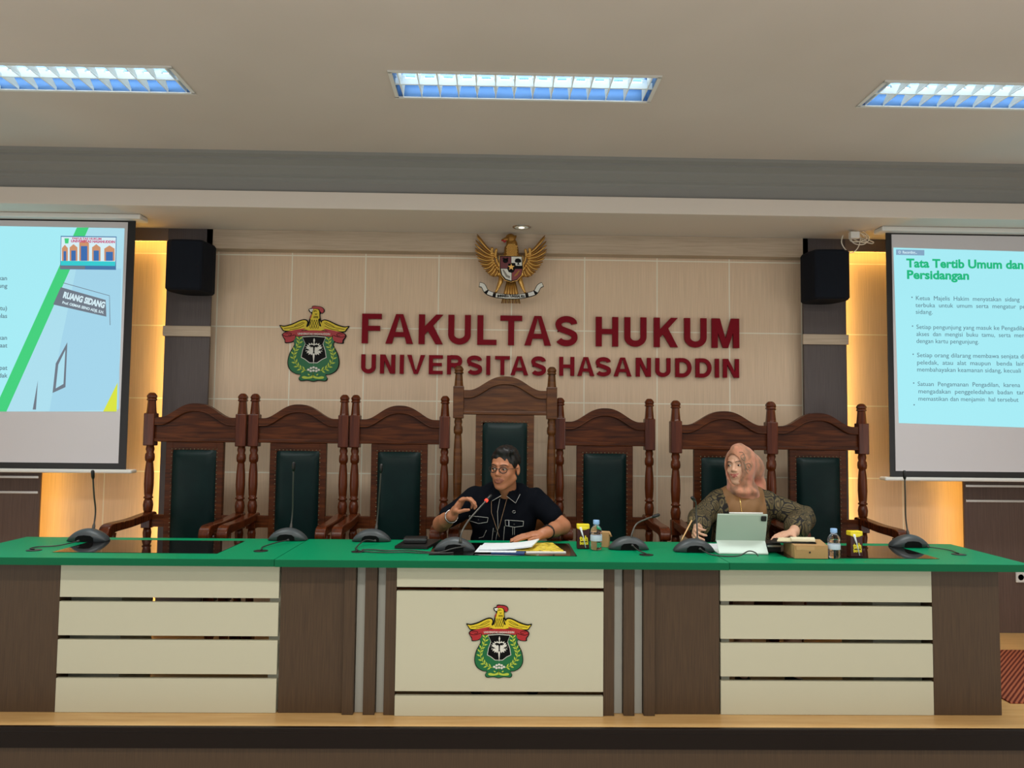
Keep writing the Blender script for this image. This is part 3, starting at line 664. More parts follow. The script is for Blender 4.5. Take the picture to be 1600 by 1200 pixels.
    # palm leaf sun and keris on the shield
    pts = []
    for k in range(40):
        a = 2*PI*k/40; r = (118 if k % 2 == 0 else 88)*(1 if abs(math.sin(a)) < .9 else .9); pts.append((515+r*math.cos(a)*.98, 672+r*math.sin(a)*.78))
    P_(pts, M_ewhite, 'palm_sun', 20, D(3), False)
    P_([(515, 530), (526, 560), (519, 590), (526, 740), (521, 800), (515, 870), (507, 800), (500, 740), (510, 590), (504, 560)], M_ewhite, 'keris', 20, D(3)+1, False)
    P_([(448, 640), (470, 618), (505, 620), (515, 632), (525, 620), (560, 618), (582, 640), (560, 640), (555, 655), (538, 645), (524, 655), (522, 715), (532, 728), (498, 728), (508, 715), (506, 655), (492, 645), (475, 655), (470, 640)], M_black, 'palm_tree', 20, D(4), False)
    for s in (-1, 1): P_([(515+s*110, 665), (515+s*90, 695), (515+s*60, 690), (515+s*45, 702), (515+s*70, 676)], M_black, 'palm_mark', 20, D(4), False)  # black marks of the emblem drawing across the palm leaves
    # wreaths
    for s in (0, 1):
        f = MB(); X = (lambda x: 1020-x) if s else (lambda x: x)
        stem = spline([(325, 545), (318, 620), (275, 700), (262, 780), (300, 870), (360, 925), (430, 945)], 5, False)
        f.tube([(c((X(x), y))[0], y0-D(0)*scale, c((X(x), y))[1]) for x, y in stem], 4*scale, 4)
        for i in range(1, len(stem)-2, 3):
            x, y = stem[i]; dx, dy = stem[i+1][0]-x, stem[i+1][1]-y; q_ = math.hypot(dx, dy); dx, dy = dx/q_, dy/q_
            for sd in (-1, 1):
                ex, ey = -dx*.75+(-dy)*sd*.75, -dy*.75+dx*sd*.75; ln = 56
                poly = [(x, y), (x+ex*ln*.5-ey*11, y+ey*ln*.5+ex*11), (x+ex*ln, y+ey*ln), (x+ex*ln*.5+ey*9, y+ey*ln*.5-ex*9)]
                f.prism([c((X(a), b)) for a, b in poly], y0-D(0)*scale*1.12, y0-D(0)*scale*.9)
        f.build('wreath', M_elime, T)
    for k, (x, y) in enumerate(((450, 935), (482, 915), (515, 905), (548, 915), (580, 935), (480, 950), (515, 945), (550, 950))):
        a = c((x, y)); MB().ell((a[0], y0-D(1)*scale, a[1]), (18*scale, 3*scale, 15*scale), seg=8).build('blossom', M_ewhite, T)
    for s in (0, 1):
        X = (lambda x: 1020-x) if s else (lambda x: x)
        P_([(X(510), 965), (X(500), 1005), (X(450), 1025), (X(400), 1015), (X(372), 1025), (X(385), 1045), (X(450), 1048), (X(510), 1030)], M_elime, 'scroll', 20, D(1))
        P_([(X(445), 985), (X(462), 990), (X(470), 1002), (X(452), 1004)], M_elime, 'scroll_curl', 20, D(1))
s_ = .479/880
em = thing('university_emblem', 'yellow cockerel and green wreath emblem on the wall left of the red lettering', 'emblem', (-1.264, 5.2995, 1.634)); emblem(em, s_, True)
# ------------------------------------------------------------------ golden eagle emblem
gk = .000511; gx, gz = .083, 2.166
ge = thing('eagle_emblem', 'golden eagle state emblem with quartered shield and white scroll high on the wall', 'emblem', (gx, 5.2, gz))
def g2(x, y, d=0.0): return (gk*(x-683), -d, gk*(1120-y))
for s in (0, 1):
    X = (lambda x: 1366-x) if s else (lambda x: x)
    f = MB(); n = 20
    for i in range(n):
        t = i/(n-1)
        root = spline([(500, 470), (455, 520), (470, 610), (540, 700)], 12, False); r0 = root[min(int(t*(len(root)-1)), len(root)-1)]
        tipc = spline([(232, 182), (205, 330), (225, 470), (290, 600), (370, 700), (440, 745), (530, 735)], 12, False); t0 = tipc[min(int(t*(len(tipc)-1)), len(tipc)-1)]
        mid = ((r0[0]+t0[0])/2+8*(1-t), (r0[1]+t0[1])/2+30*(1-t)+10)
        pts = spline([r0, mid, t0], 5, False); m_n = len(pts)
        f.tube([g2(X(x), y, .03+.012*(1-k/m_n)+.007*(i % 2)) for k, (x, y) in enumerate(pts)], [(.0135 if k < m_n-2 else .0135*(m_n-k)/3+.001) for k in range(m_n)], 8, (i+1) % 2, flat=.5)
    f.build('wing', [M_gold, M_gold2], ge)  # every other feather darker, shade between them put into the colour
    f = MB()
    for k in range(11):
        a = spline([(432, 380), (430, 450), (455, 560), (520, 650)], 10, False); p = a[int(k/10*(len(a)-1))]; f.ell(g2(X(p[0]), p[1], .048), (.012, .01, .012))
        a = spline([(490, 395), (480, 450), (500, 540), (530, 600)], 10, False); p = a[int(k/10*(len(a)-1))]; f.ell(g2(X(p[0]), p[1], .05), (.010, .009, .012))
    f.build('wing_shoulder', M_gold, ge)
    MB().tube([g2(X(560), 740, .04), g2(X(550), 820, .045), g2(X(505), 930, .045), g2(X(490), 960, .05)], [.016, .017, .009, .008], 8).build('leg', M_gold, ge)
    m = MB()
    for dx in (-18, 0, 18): m.tube([g2(X(490), 955, .05), g2(X(485+dx), 985, .056)], [.006, .003], 6)
    m.build('claw', M_gold2, ge)
f = MB(); f.ell(g2(690, 520, .04), (.062, .03, .085), 1); f.ell(g2(695, 330, .045), (.04, .028, .05), 1); f.ell(g2(690, 400, .042), (.05, .03, .06), 1)
rr = random.Random(2)
for r in range(9):
    for k in range(-3, 4):
        wd = 60+r*9
        if abs(k)*22 < wd: f.ell(g2(690+k*20+(10 if r % 2 else 0), 330+r*18, .071+.004*math.cos(k*.5)), (.0058, .005, .0075), seg=6)
f.build('body', [M_gold, M_gold2], ge)  # darker body under the beads, shade of the gaps put into the colour
f = MB(); f.ell(g2(675, 240, .05), (.036, .026, .034)); f.tube([g2(650, 250, .06), g2(600, 262, .064), g2(555, 268, .062)], [.018, .014, .004], 8)
f.tube([g2(700, 235, .05), g2(740, 215, .05), g2(755, 200, .05)], [.02, .012, .003], 6); f.tube([g2(670, 215, .05), g2(650, 190, .05)], [.016, .005], 6); f.build('head', M_gold2, ge)
f = MB(); f.tube([g2(555, 275, .068), g2(590, 282, .068), g2(620, 272, .07)], [.004, .008, .006], 6); f.tube([g2(590, 298, .068), g2(610, 295, .07)], [.006, .003], 6); f.build('beak', M_ered, ge)
f = MB()
for k in range(-5, 6): f.tube([g2(690+k*9, 790, .04), g2(690+k*17, 960, .045), g2(690+k*24, 1105, .04)], [.008, .009, .007], 6, k % 2, flat=.7)
f.build('tail', [M_gold, M_gold2], ge)
def gP(pts, m, name, d0, d1, sp=False):
    pl = [(g2(*p)[0], g2(*p)[2]) for p in (spline(pts, 4) if sp else pts)]; return MB().prism(pl, -d1, -d0).build(name, m, ge)
shl = [(535, 490), (835, 490), (842, 660), (825, 740), (770, 805), (688, 832), (606, 805), (552, 740), (535, 660)]
gP([(688+(x-688)*1.04, 660+(y-660)*1.03) for x, y in shl], M_gold, 'shield_rim', .06, .082); gP(shl, M_black, 'shield', .07, .086)
gP([(545, 500), (686, 500), (686, 590), (650, 590), (640, 655), (545, 655)], mat('garnet', (96, 18, 28), .3), 'shield_quarter', .08, .088)
gP([(690, 500), (825, 500), (828, 618), (748, 618), (740, 582), (690, 582)], M_ewhite, 'shield_quarter', .08, .088)
gP([(552, 662), (635, 662), (655, 705), (692, 715), (692, 818), (620, 795), (570, 740)], M_ewhite, 'shield_quarter', .08, .088)
gP([(698, 715), (725, 700), (740, 662), (832, 662), (820, 735), (765, 798), (698, 818)], mat('shield_maroon', (120, 28, 30), .3), 'shield_quarter', .08, .088)
gP([(733, 560), (745, 530), (780, 522), (812, 535), (822, 568), (800, 578), (786, 578), (790, 598), (805, 606), (762, 606), (772, 598), (772, 578), (745, 576)], M_black, 'banyan_tree', .086, .091, False)
gP([(572, 680), (590, 672), (640, 745), (675, 760), (670, 790), (620, 770)], mat('rice_grey', (135, 130, 120), .5), 'rice_ear', .086, .090)
gP([(735, 745), (790, 680), (800, 690), (765, 745), (730, 765)], M_gold2, 'cotton_branch', .086, .090)
gP([(688+(46 if k % 2 == 0 else 19)*math.sin(2*PI*k/10), 640-(46 if k % 2 == 0 else 19)*math.cos(2*PI*k/10)) for k in range(10)], M_gold, 'star', .086, .094)
f = MB(); f.ell(g2(612, 555, .088), (.018, .004, .016)); f.tube([g2(575, 530, .09), g2(590, 520, .09), g2(600, 540, .09)], .004, 6); f.tube([g2(648, 530, .09), g2(634, 520, .09), g2(624, 540, .09)], .004, 6); f.build('bull_head', M_black, ge)
# scroll
bow = spline([(270, 865), (320, 880), (370, 960), (470, 1000), (600, 1018), (690, 1020), (780, 1018), (900, 998), (1010, 960), (1060, 880), (1110, 850)], 6, False)
def band(a0, a1, w0, m, name, d):
    seg = bow[a0:a1]; up, dn = [], []
    for i, p in enumerate(seg):
        a = seg[max(i-1, 0)]; b = seg[min(i+1, len(seg)-1)]; dx, dy = b[0]-a[0], b[1]-a[1]; l_ = math.hypot(dx, dy); up.append((p[0]+dy/l_*w0, p[1]-dx/l_*w0)); dn.append((p[0]-dy/l_*w0, p[1]+dx/l_*w0))
    m2 = MB()
    for i in range(len(seg)-1): m2.prism([(g2(*z_)[0], g2(*z_)[2]) for z_ in (up[i], up[i+1], dn[i+1], dn[i])], -d, -.05)
    return m2.build(name, m, ge)
band(0, len(bow), 33, M_black, 'scroll_outline', .058); band(19, len(bow)-19, 26, M_ewhite, 'scroll', .0605); band(1, 12, 25, M_ewhite, 'scroll_tail', .0605); band(len(bow)-12, len(bow)-1, 25, M_ewhite, 'scroll_tail', .0605)
band(13, 18, 24, M_matwhite, 'scroll_fold', .066); band(len(bow)-18, len(bow)-13, 24, M_matwhite, 'scroll_fold', .066)
text_mb('BHINNEKA TUNGGAL IKA', .024, M_black, 'scroll_text', ge, (g2(510, 1030)[0], -.062, g2(510, 1030)[2]), .05, .0003, 'LEFT', .185)
MB().box(-.03, .03, -.04, -.001, .15, .35).build('mount', M_gold2, ge)
# ------------------------------------------------------------------ the long green table, three units
ZT = .724; ZB = .690
def grommet(x, y, parent): MB().lathe([(.034, 0), (.034, .0025), (.030, .003)], 20).build('cable_grommet', M_dark, parent, (x-parent.location.x, y-parent.location.y, ZT))
def desk(label, x0, x1, y0, xa, inset, groms, group='units of the green-topped table'):
    t = thing('conference_table', label, 'table', ((x0+x1)/2, 3.9, 0), group=None); cx = (x0+x1)/2
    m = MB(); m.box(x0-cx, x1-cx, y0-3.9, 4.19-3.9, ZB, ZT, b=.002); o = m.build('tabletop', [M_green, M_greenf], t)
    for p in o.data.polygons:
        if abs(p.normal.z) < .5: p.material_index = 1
    MB().box(inset[0]-cx, inset[1]-cx, 3.69-3.9, 4.09-3.9, ZT+.0002, ZT+.0022).build('glass_inset', M_glass, t)
    for g in groms: grommet(g[0], g[1], t)
    return t, cx
def pan(t, cx, name, m, x0, x1, y0, y1, z0, z1, b=.0015): return MB().box(x0-cx, x1-cx, y0-3.9, y1-3.9, z0, z1, b=b).build(name, m, t)
SL = [(.525, ZB-.001), (.350, .505), (.176, .331), (.001, .156)]
t, cx = desk('left unit of the long green-topped table, with four cream slats', -2.50, -1.0025, 3.55, 0, (-2.08, -1.31), [(-2.197, 3.745), (-1.132, 3.775)])
for z0, z1 in SL: pan(t, cx, 'front_slat', M_white, -2.02, -1.008, 3.66, 3.678, z0, z1)
pan(t, cx, 'side_panel', M_brown, -2.42, -2.022, 3.664, 4.12, 0.001, ZB)
pan(t, cx, 'end_panel', M_white, -1.06, -1.0065, 3.70, 4.12, 0.001, ZB); pan(t, cx, 'inner_cabinet', M_white, -2.02, -1.78, 3.76, 4.10, 0.001, ZB)
t, cx = desk('middle unit of the long green-topped table, with the emblem on its cream front', -1.0, 1.0755, 3.545, 0, (-.315, .39), [(-.662, 3.775), (.732, 3.745)])
pan(t, cx, 'top_front_panel', M_white, -.455, .509, 3.628, 3.65, .588, ZB); pan(t, cx, 'front_panel', M_white, -.455, .509, 3.628, 3.65, .113, .570); pan(t, cx, 'lower_front_panel', M_white, -.455, .509, 3.628, 3.65, .001, .093)
pan(t, cx, 'side_panel', M_brown, -1.0, -.69, 3.664, 3.70, 0.001, ZB); pan(t, cx, 'side_panel', M_brown, .755, 1.062, 3.664, 3.70, 0.001, ZB)
for a, b in ((-.70, -.648), (-.603, -.549), (-.508, -.4565), (.511, .562), (.606, .657), (.700, .752)): pan(t, cx, 'upright_fin', M_brown, a, b, 3.640, 3.70, 0.001, ZB)
for a, b in ((-.646, -.605), (-.547, -.510), (.564, .604), (.659, .698)): pan(t, cx, 'grey_strip', M_greyp, a, b, 3.672, 3.70, 0.001, ZB)
pan(t, cx, 'end_panel', M_white, -.998, -.96, 3.71, 4.12, .001, ZB); pan(t, cx, 'end_panel', M_white, 1.02, 1.06, 3.71, 4.12, .001, ZB)
ec = bpy.data.objects.new('front_emblem', None); col.objects.link(ec); ec.parent = t; ec.location = (-.129-cx, 3.628-3.9, .176); ec.empty_display_size = .05
ec['label'] = 'cockerel emblem on the cream front'
_s = .305/880
def emblem_on(T): emblem(T, _s, False)
emblem_on(ec); ec.location = (.023-cx, 3.628-3.9, .176)
t, cx = desk('right unit of the long green-topped table, with four cream slats', 1.078, 2.488, 3.55, 0, (1.40, 2.135), [(2.314, 3.83)])
for z0, z1 in SL: pan(t, cx, 'front_slat', M_white, 1.067, 2.077, 3.66, 3.678, z0, z1)
pan(t, cx, 'side_panel', M_brown, 2.080, 2.403, 3.664, 4.12, 0.001, ZB)
pan(t, cx, 'end_panel', M_white, 1.08, 1.12, 3.70, 4.12, .001, ZB); pan(t, cx, 'inner_cabinet', M_white, 1.84, 2.078, 3.76, 4.10, .001, ZB)
# ------------------------------------------------------------------ judges' chairs
def make_chair(label, dz, wd, big=False):
    t = thing('judge_chair', label, 'chair', (0, 0, 0), group=None)
    W = M_teakb if big else M_teak; V = M_teakv
    hw = wd/2
    def post(x):
        z = lambda a: a+(dz if a > .9 else 0)
        m = MB(); m.box(-.03, .03, -.03, .03, 0.0, .10, b=.003)
        m.lathe([(.022, .10), (.028, .13), (.024, .20), (.024, .30), (.028, .33)], 14); m.box(-.03, .03, -.03, .03, .33, .52, b=.003)
        m.lathe([(.020, .52), (.028, .56), (.020, .60), (.026, .66), (.020, .695)], 14); m.box(-.028, .028, -.03, .03, .69, .782, b=.003)
        m.lathe([(.022, .782), (.027, .80), (.030, .83), (.026, .855), (.020, .868), (.028, .872), (.028, .880), (.022, .884), (.025, .90), (.0285, .96+dz*.4), (.027, 1.03+dz*.8), (.022, z(1.085)), (.020, z(1.098)), (.027, z(1.106)), (.029, z(1.125)), (.027, z(1.146)), (.021, z(1.156)), (.026, z(1.176)), (.022, z(1.196)), (.026, z(1.2))], 18)
        m.box(-.033, .033, -.033, .033, z(1.198), z(1.40), b=.005)
        m.lathe([(.031, z(1.40)), (.029, z(1.41)), (.0235, z(1.478))], 8, smooth=False); m.lathe([(.024, z(1.478)), (.030, z(1.482)), (.030, z(1.488)), (.026, z(1.494)), (.030, z(1.500)), (.030, z(1.510)), (.020, z(1.524)), (.012, z(1.529))], 8, smooth=False)
        m.build('back_post', V if not big else M_teakb, t, (x, 0, 0))
    post(-hw); post(hw)
    zb, zs, zt = 1.223+dz, 1.376+dz, 1.464+dz; xi = hw-.028
    def arch(x, k=1.0, lo=zs, hi=zt): a = xi*.86; return lo+(hi-lo)*(.5*(1+math.cos(PI*(abs(x)/a)**1.22)) if abs(x) < a else 0)
    xsn = [-xi+2*xi*i/40 for i in range(41)]
    ins_ = .045
    m = MB(); m.prism([(-xi, zb)]+[(xi, zb)]+[(x, arch(x)-.02) for x in xsn[::-1]], -.012, .018); m.build('crest_panel', W, t)
    m = MB()
    for i in range(40):
        a, b = xsn[i], xsn[i+1]
        m.prism([(a, arch(a)), (b, arch(b)), (b, arch(b)-ins_), (a, arch(a)-ins_)], -.026, .024)
    bm = bmesh.new()
    m.build('crest_rail', W, t)
    MB().tube([(x, -.024, arch(x)-ins_-.002) for x in xsn], .005, 6).build('crest_moulding', W, t)
    MB().box(-xi, xi, -.022, .02, zb, zb+.022, b=.004).build('lower_crest_rail', W, t)
    bw = hw*.625; cw = hw*.49; ct = 1.178+dz-(.0 if not big else .0)
    m = MB(); m.box(-bw, -cw+.005, -.018, .018, .46, zb, b=.003).box(cw-.005, bw, -.018, .018, .46, zb, b=.003); m.box(-cw, cw, -.016, .016, ct-.005, zb, b=.002); m.box(-cw, cw, -.004, .014, .46, ct)
    m.build('back_frame', W, t)
    # buttoned leather back cushion: a pillowed slab
    n1, n2 = 14, 28; vs = []; z0, z1 = .47, ct
    for j in range(n2+1):
        for i in range(n1+1):
            u, v_ = i/n1*2-1, j/n2*2-1
            e = (1-abs(u)**6)*(1-abs(v_)**12); y = -.012-.034*e**.5-.008*(1-u*u)*(1-v_*v_)
            vs.append((u*cw, y, z0+(z1-z0)*(v_+1)/2))
    fs = [(j*(n1+1)+i, j*(n1+1)+i+1, (j+1)*(n1+1)+i+1, (j+1)*(n1+1)+i) for j in range(n2) for i in range(n1)]
    m = MB(); m.add(vs, fs, 0, True); m.box(-cw+.001, cw-.001, -.012, .004, z0+.001, z1-.001); m.build('back_cushion', M_leather, t)
    m = MB(); 
    per = [(x, z1+.001) for x in [-cw+2*cw*i/12 for i in range(13)]]+[(s*(cw+.001), z1-.02-(z1-z0)*k/26) for s in (-1, 1) for k in range(26)]
    for x, z in per: m.ell((x, -.0185, z), (.0042, .003, .0042), seg=6)
    m.build('nail_trim', M_stud, t)
    MB().box(-hw+.02, -bw+.01, -.014, .014, .697, .772, b=.003).build('back_cross_rail', W, t); MB().box(bw-.01, hw-.02, -.014, .014, .697, .772, b=.003).build('back_cross_rail', W, t)
    # seat, legs, arms
    m = MB(); m.box(-hw+.0, hw, -.47, .0, .37, .43, b=.004); m.build('seat_frame', W, t)
    m = MB(); m.box(-hw+.035, hw-.035, -.475, -.04, .43, .485, b=.022); m.build('seat_cushion', M_leather, t)
    for s in (-1, 1):
        m = MB(); m.box(-.028, .028, -.028, .028, 0, .08, b=.003); m.lathe([(.02, .08), (.026, .15), (.023, .30), (.028, .34)], 14); m.box(-.03, .03, -.03, .03, .34, .46, b=.003)
        m.lathe([(.02, .46), (.028, .50), (.02, .56), (.025, .62), (.02, .66), (.026, .712)], 14); m.build('front_leg', V, t, (s*hw, -.42, 0))
        # arm: level board that curls over at the front
        prof = [(.035, .742), (.035, .785), (-.06, .784), (-.25, .772), (-.42, .772), (-.485, .768), (-.515, .750), (-.525, .722), (-.520, .700), (-.49, .694), (-.47, .712), (-.42, .722), (-.25, .725), (-.05, .738)]
        pl = spline(prof, 3); aw = .030; n = len(pl); x0 = s*(hw-.008)
        vs = [(x0-aw, y, z) for y, z in pl]+[(x0-aw+.006, y, z) for y, z in pl]
        m = MB(); vs = [(x0-aw, y, z) for y, z in pl]+[(x0+aw, y, z) for y, z in pl]
        m.add(vs, [(i, (i+1) % n, (i+1) % n+n, i+n) for i in range(n)]+[tuple(range(n))[::-1], tuple(range(n, 2*n))])
        o = m.build('armrest', V, t); bv = o.modifiers.new('b', 'BEVEL'); bv.width = .006; bv.segments = 2; bv.angle_limit = .6
        MB().tube([(s*hw, -.42, .14), (s*hw, -.0, .14)], .014, 8).build('side_stretcher', V, t)
    return t
c0 = make_chair('x', 0, .57)
def put_chair(o, x, y, sx, lab, rz=0.0, sz=1.0):
    o.location = (x, y, 0); o.scale = (sx, 1, sz); o.rotation_euler = (0, 0, rz); o['label'] = lab; o['group'] = "judges' chairs behind the table"; return o
put_chair(c0, -1.876, 4.85, 1.005, 'empty dark carved judge chair at the far left, half in front of the left pillar', -.03)
for x, y, sx, lab, rz in ((-1.236, 4.85, .985, 'empty dark carved judge chair below the wall emblem, second from the left', -.02), (-.606, 4.85, .985, 'empty dark carved judge chair immediately left of the tall middle chair', -.01),
        (.694, 4.93, 1.01, 'empty dark carved judge chair immediately right of the tall middle chair', 0.0), (1.410, 4.76, 1.045, 'dark carved judge chair with the woman in the head scarf sitting in it', 0.0),
        (2.075, 4.95, 1.037, 'empty dark carved judge chair at the far right, half in front of the right pillar', 0.0)):
    put_chair(copy_tree(c0), x, y, sx, lab, rz, .99 if x > 1 else 1.0)
cb_ = make_chair('tallest carved judge chair, in the middle, with the man in black sitting in it', .19, .585, True); cb_.location = (.052, 4.83, 0); cb_['group'] = "judges' chairs behind the table"
# ------------------------------------------------------------------ gooseneck microphones
def mic(label, base, rz, neck, cable, ring=False, ang=0.0, w_=.2):
    t = thing('gooseneck_microphone', label, 'microphone', (base[0], base[1], ZT+.0025), rz)
    hx, hy, H = w_/2, .045, .060; n = 24
    vs = []; rows = 10
    # domed crescent base
    m = MB()
    def topz(u, v_): return H*max(0.0, (1-abs(u)**2.0))**.72*(1-.45*max(0, -v_)**3-.35*max(0, v_)**2)
    for j in range(rows+1):
        for i in range(n+1):
            u = -1+2*i/n; v_ = -1+2*j/rows; sc_ = math.sqrt(max(.0, 1-(abs(u)**3)*.75))
            vs.append((u*hx, v_*hy*sc_, .004+topz(u, v_)))
    k = len(vs); vs += [(x, y, 0.0005) for x, y, z in vs]
    def I(i, j, b=0): return j*(n+1)+i+b*k
    fs = [(I(i, j), I(i+1, j), I(i+1, j+1), I(i, j+1)) for j in range(rows) for i in range(n)]
    fs += [(I(i, j, 1), I(i, j+1, 1), I(i+1, j+1, 1), I(i+1, j, 1)) for j in range(rows) for i in range(n)]
    fs += [(I(i, 0, 1), I(i+1, 0, 1), I(i+1, 0), I(i, 0)) for i in range(n)]+[(I(i, rows), I(i+1, rows), I(i+1, rows, 1), I(i, rows, 1)) for i in range(n)]
    fs += [(I(0, j), I(0, j+1), I(0, j+1, 1), I(0, j, 1)) for j in range(rows)]+[(I(n, j, 1), I(n, j+1, 1), I(n, j+1), I(n, j)) for j in range(rows)]
    m.add(vs, fs, 0, True); m.build('base', M_mic, t)
    m = MB(); m.prism([(-.046, .002), (.046, .002), (.044, .020), (.030, .031), (0, .034), (-.030, .031), (-.044, .020)], -hy-.0015, -.02); m.build('connector_recess', M_black, t)
    M = Matrix.Rotation(-rz, 3, 'Z')
    def loc(p): return M@(Vector(p)-t.location)
    pts = spline([loc(p) for p in neck], 8, False); n_ = len(pts)
    MB().tube(pts, [(.008 if i < 4 else .0042) for i in range(n_)], 8).build('gooseneck', M_neck, t)
    d_ = (Vector(pts[-1])-Vector(pts[-4])).normalized(); e = Vector(pts[-1])
    MB().tube([e-d_*.012, e, e+d_*.03, e+d_*.036], [.0055, .0085, .0085, .005], 10).build('microphone_head', M_micd, t)
    if ring: MB().tube([e-d_*.012, e-d_*.002], [.0095, .0095], 10).build('light_ring', M_ring, t)
    cs = spline([loc(p) for p in cable], 8, False)
    MB().tube(cs, .0032, 6).build('cable', M_cable, t)
    MB().tube([Vector(cs[0])+Vector((0, .006, 0)), Vector(cs[0]), Vector(cs[1])], [.007, .007, .005], 8).build('plug', M_cable, t)
    return t
Z0 = ZT+.006
def up(b, tip, dy=0.0, bend=.0):
    return [(b[0], b[1]+.01, ZT+.045), (b[0]+(tip[0]-b[0])*.3, b[1]+.01, ZT+.15), (b[0]+(tip[0]-b[0])*.7+bend, (b[1]+tip[1])/2, ZT+(tip[2]-ZT)*.72), tip]
mic('gooseneck microphone at the left end of the table, in front of the left screen corner', (-2.10, 4.05), 0, up((-2.085, 4.05), (-2.055, 3.98, 1.06)), [(-2.10, 3.95, Z0+.008), (-2.15, 3.86, Z0), (-2.22, 3.82, Z0), (-2.23, 3.77, Z0), (-2.197, 3.745, ZT+.0065)])
mic('gooseneck microphone on the left table unit in front of the second chair from the left', (-1.10, 4.14), 0, up((-1.09, 4.14), (-1.065, 4.08, 1.105)), [(-1.07, 4.03, Z0+.01), (-1.11, 3.96, Z0+.008), (-1.15, 3.87, Z0), (-1.135, 3.80, Z0), (-1.132, 3.775, ZT+.0065)])
mic('gooseneck microphone before the third chair from the left, beside the black box', (-.655, 4.125), 0, up((-.635, 4.125), (-.605, 4.07, 1.10)), [(-.62, 4.015, Z0+.012), (-.665, 3.98, Z0+.02), (-.69, 3.86, Z0), (-.67, 3.80, Z0), (-.672, 3.772, ZT+.0065)])
mic("gooseneck microphone bent towards the man's mouth with a glowing red ring", (-.200, 3.842), 0, [(-.17, 3.80, ZT+.045), (-.166, 3.80, .815), (-.135, 3.83, .87), (-.085, 3.88, .925), (-.043, 3.92, .968)],
    [(-.15, 3.785, Z0+.022), (-.20, 3.75, Z0+.018), (-.28, 3.74, Z0), (-.42, 3.80, Z0), (-.52, 3.78, Z0), (-.60, 3.81, Z0), (-.648, 3.785, ZT+.0085)], ring=True)
mic('gooseneck microphone drooping to the right, beside the small carton box', (.675, 3.92), 0, [(.685, 3.90, ZT+.045), (.688, 3.90, .80), (.715, 3.92, .85), (.77, 3.95, .873), (.815, 3.97, .885)],
    [(.685, 3.86, Z0+.022), (.70, 3.79, Z0+.010), (.72, 3.76, Z0+.004), (.732, 3.745, ZT+.0065)])
mic('gooseneck microphone in front of the hand that holds the pencil', (.993, 3.862), 0, [(1.01, 3.86, ZT+.05), (1.01, 3.86, .83), (1.005, 3.86, .93), (.998, 3.84, .97), (.985, 3.82, .985)],
    [(1.01, 3.805, Z0+.016), (1.05, 3.73, Z0), (1.16, 3.70, Z0), (1.22, 3.72, Z0+.02), (1.25, 3.71, Z0+.016), (1.262, 3.70, Z0)])
mic('gooseneck microphone at the right end of the table, below the right screen', (2.195, 4.075), 0, up((2.20, 4.075), (2.155, 4.03, 1.095)), [(2.24, 3.97, Z0+.01), (2.30, 3.95, Z0+.004), (2.33, 3.91, Z0), (2.318, 3.86, Z0), (2.314, 3.83, ZT+.0065)])
# loose cable that runs on to the middle grommet
tag(MB().tube(spline([(-.652, 3.765, ZT+.0065), (-.60, 3.74, Z0), (-.52, 3.725, Z0), (-.44, 3.74, Z0), (-.36, 3.72, Z0), (-.29, 3.715, Z0), (-.235, 3.72, Z0), (-.20, 3.73, Z0)], 8, False), .0032, 6).build('loose_cable', M_cable), 'thin dark cable looping over the green top between two microphones', 'cable')
# ------------------------------------------------------------------ things on the table
def carton(x, y, rz, label, ref=None):
    t = thing('drink_carton', label, 'drink carton', (x, y, ZT+.0022), rz, 'tea cartons on the table')
    MB().box(-.031, .031, -.02, .02, .0005, .100, b=.002).build('carton_body', M_teh, t)
    MB().box(-.0315, .0315, -.0205, .0205, .100, .122, b=.003).build('carton_top', M_yel, t)
    m = MB(); m.ell((-.002, -.0205, .102), (.026, .0012, .008)); m.build('yellow_swoosh', M_yel, t)
    text_mb('teh', .036, M_yel, 'lettering', t, (-.018, -.0215, .040), .05, .0004, 'LEFT', .042)
    text_mb('botol', .022, M_yel, 'lettering', t, (-.018, -.0215, .022), .05, .0004, 'LEFT', .042)
    MB().tube([(-.012, -.0235, .108), (.012, -.0235, .006)], .0026, 6).build('straw', M_paper, t)
    MB().tube([(-.018, -.0235, .108), (-.006, -.0235, .068)], .0026, 6).build('straw_tip', M_paper, t)
    return t
carton(.445, 3.93, 0, 'maroon and yellow tea carton beside the man, left of a water bottle')
carton(1.752, 3.75, .08, 'maroon and yellow tea carton right of the water bottle at the right')
def bottle(x, y, label, h=.145):
    t = thing('water_bottle', label, 'bottle', (x, y, ZT+.0022), 0, 'small water bottles'); k = h/.145
    pr = [(.020, .0005), (.026, .004), (.0285, .012), (.027, .022), (.0285, .030), (.0285, .034), (.027, .037), (.0285, .040), (.0285, .075), (.0265, .079), (.0285, .083), (.0285, .092), (.026, .104), (.018, .116), (.0125, .122), (.0125, .132)]
    MB().lathe([(r, z*k) for r, z in pr], 24).build('bottle_body', M_bottle, t)
    MB().lathe([(r, z*k) for r, z in [(.0295, .045), (.0297, .046), (.0297, .071), (.0295, .072)]], 24).build('bottle_label', M_blabel, t)
    MB().lathe([(.0155, .127*k), (.0158, .128*k), (.0158, .146*k), (.014, .148*k)], 20).build('cap', M_cap, t)
    return t
bottle(.507, 3.885, 'small clear water bottle with blue cap beside the man, right of a tea carton')
bottle(1.622, 3.685, 'small clear water bottle with blue cap right of the cardboard box', .138)
kb = thing('small_box', 'small cardboard box standing behind the left water bottle', 'box', (.556, 4.0, ZT), -.25)
MB().box(-.034, .034, -.025, .025, .0005, .078, b=.0015).build('box_body', M_kraft, kb); MB().tube([(.034, -.02, .078), (.045, -.02, .055)], .002, 4, flat=3).build('flap', M_kraft, kb)
kb = thing('cardboard_box', 'low cardboard box with papers lying on it, in front of the woman', 'box', (1.50, 3.775, ZT+.0022), 0.0)
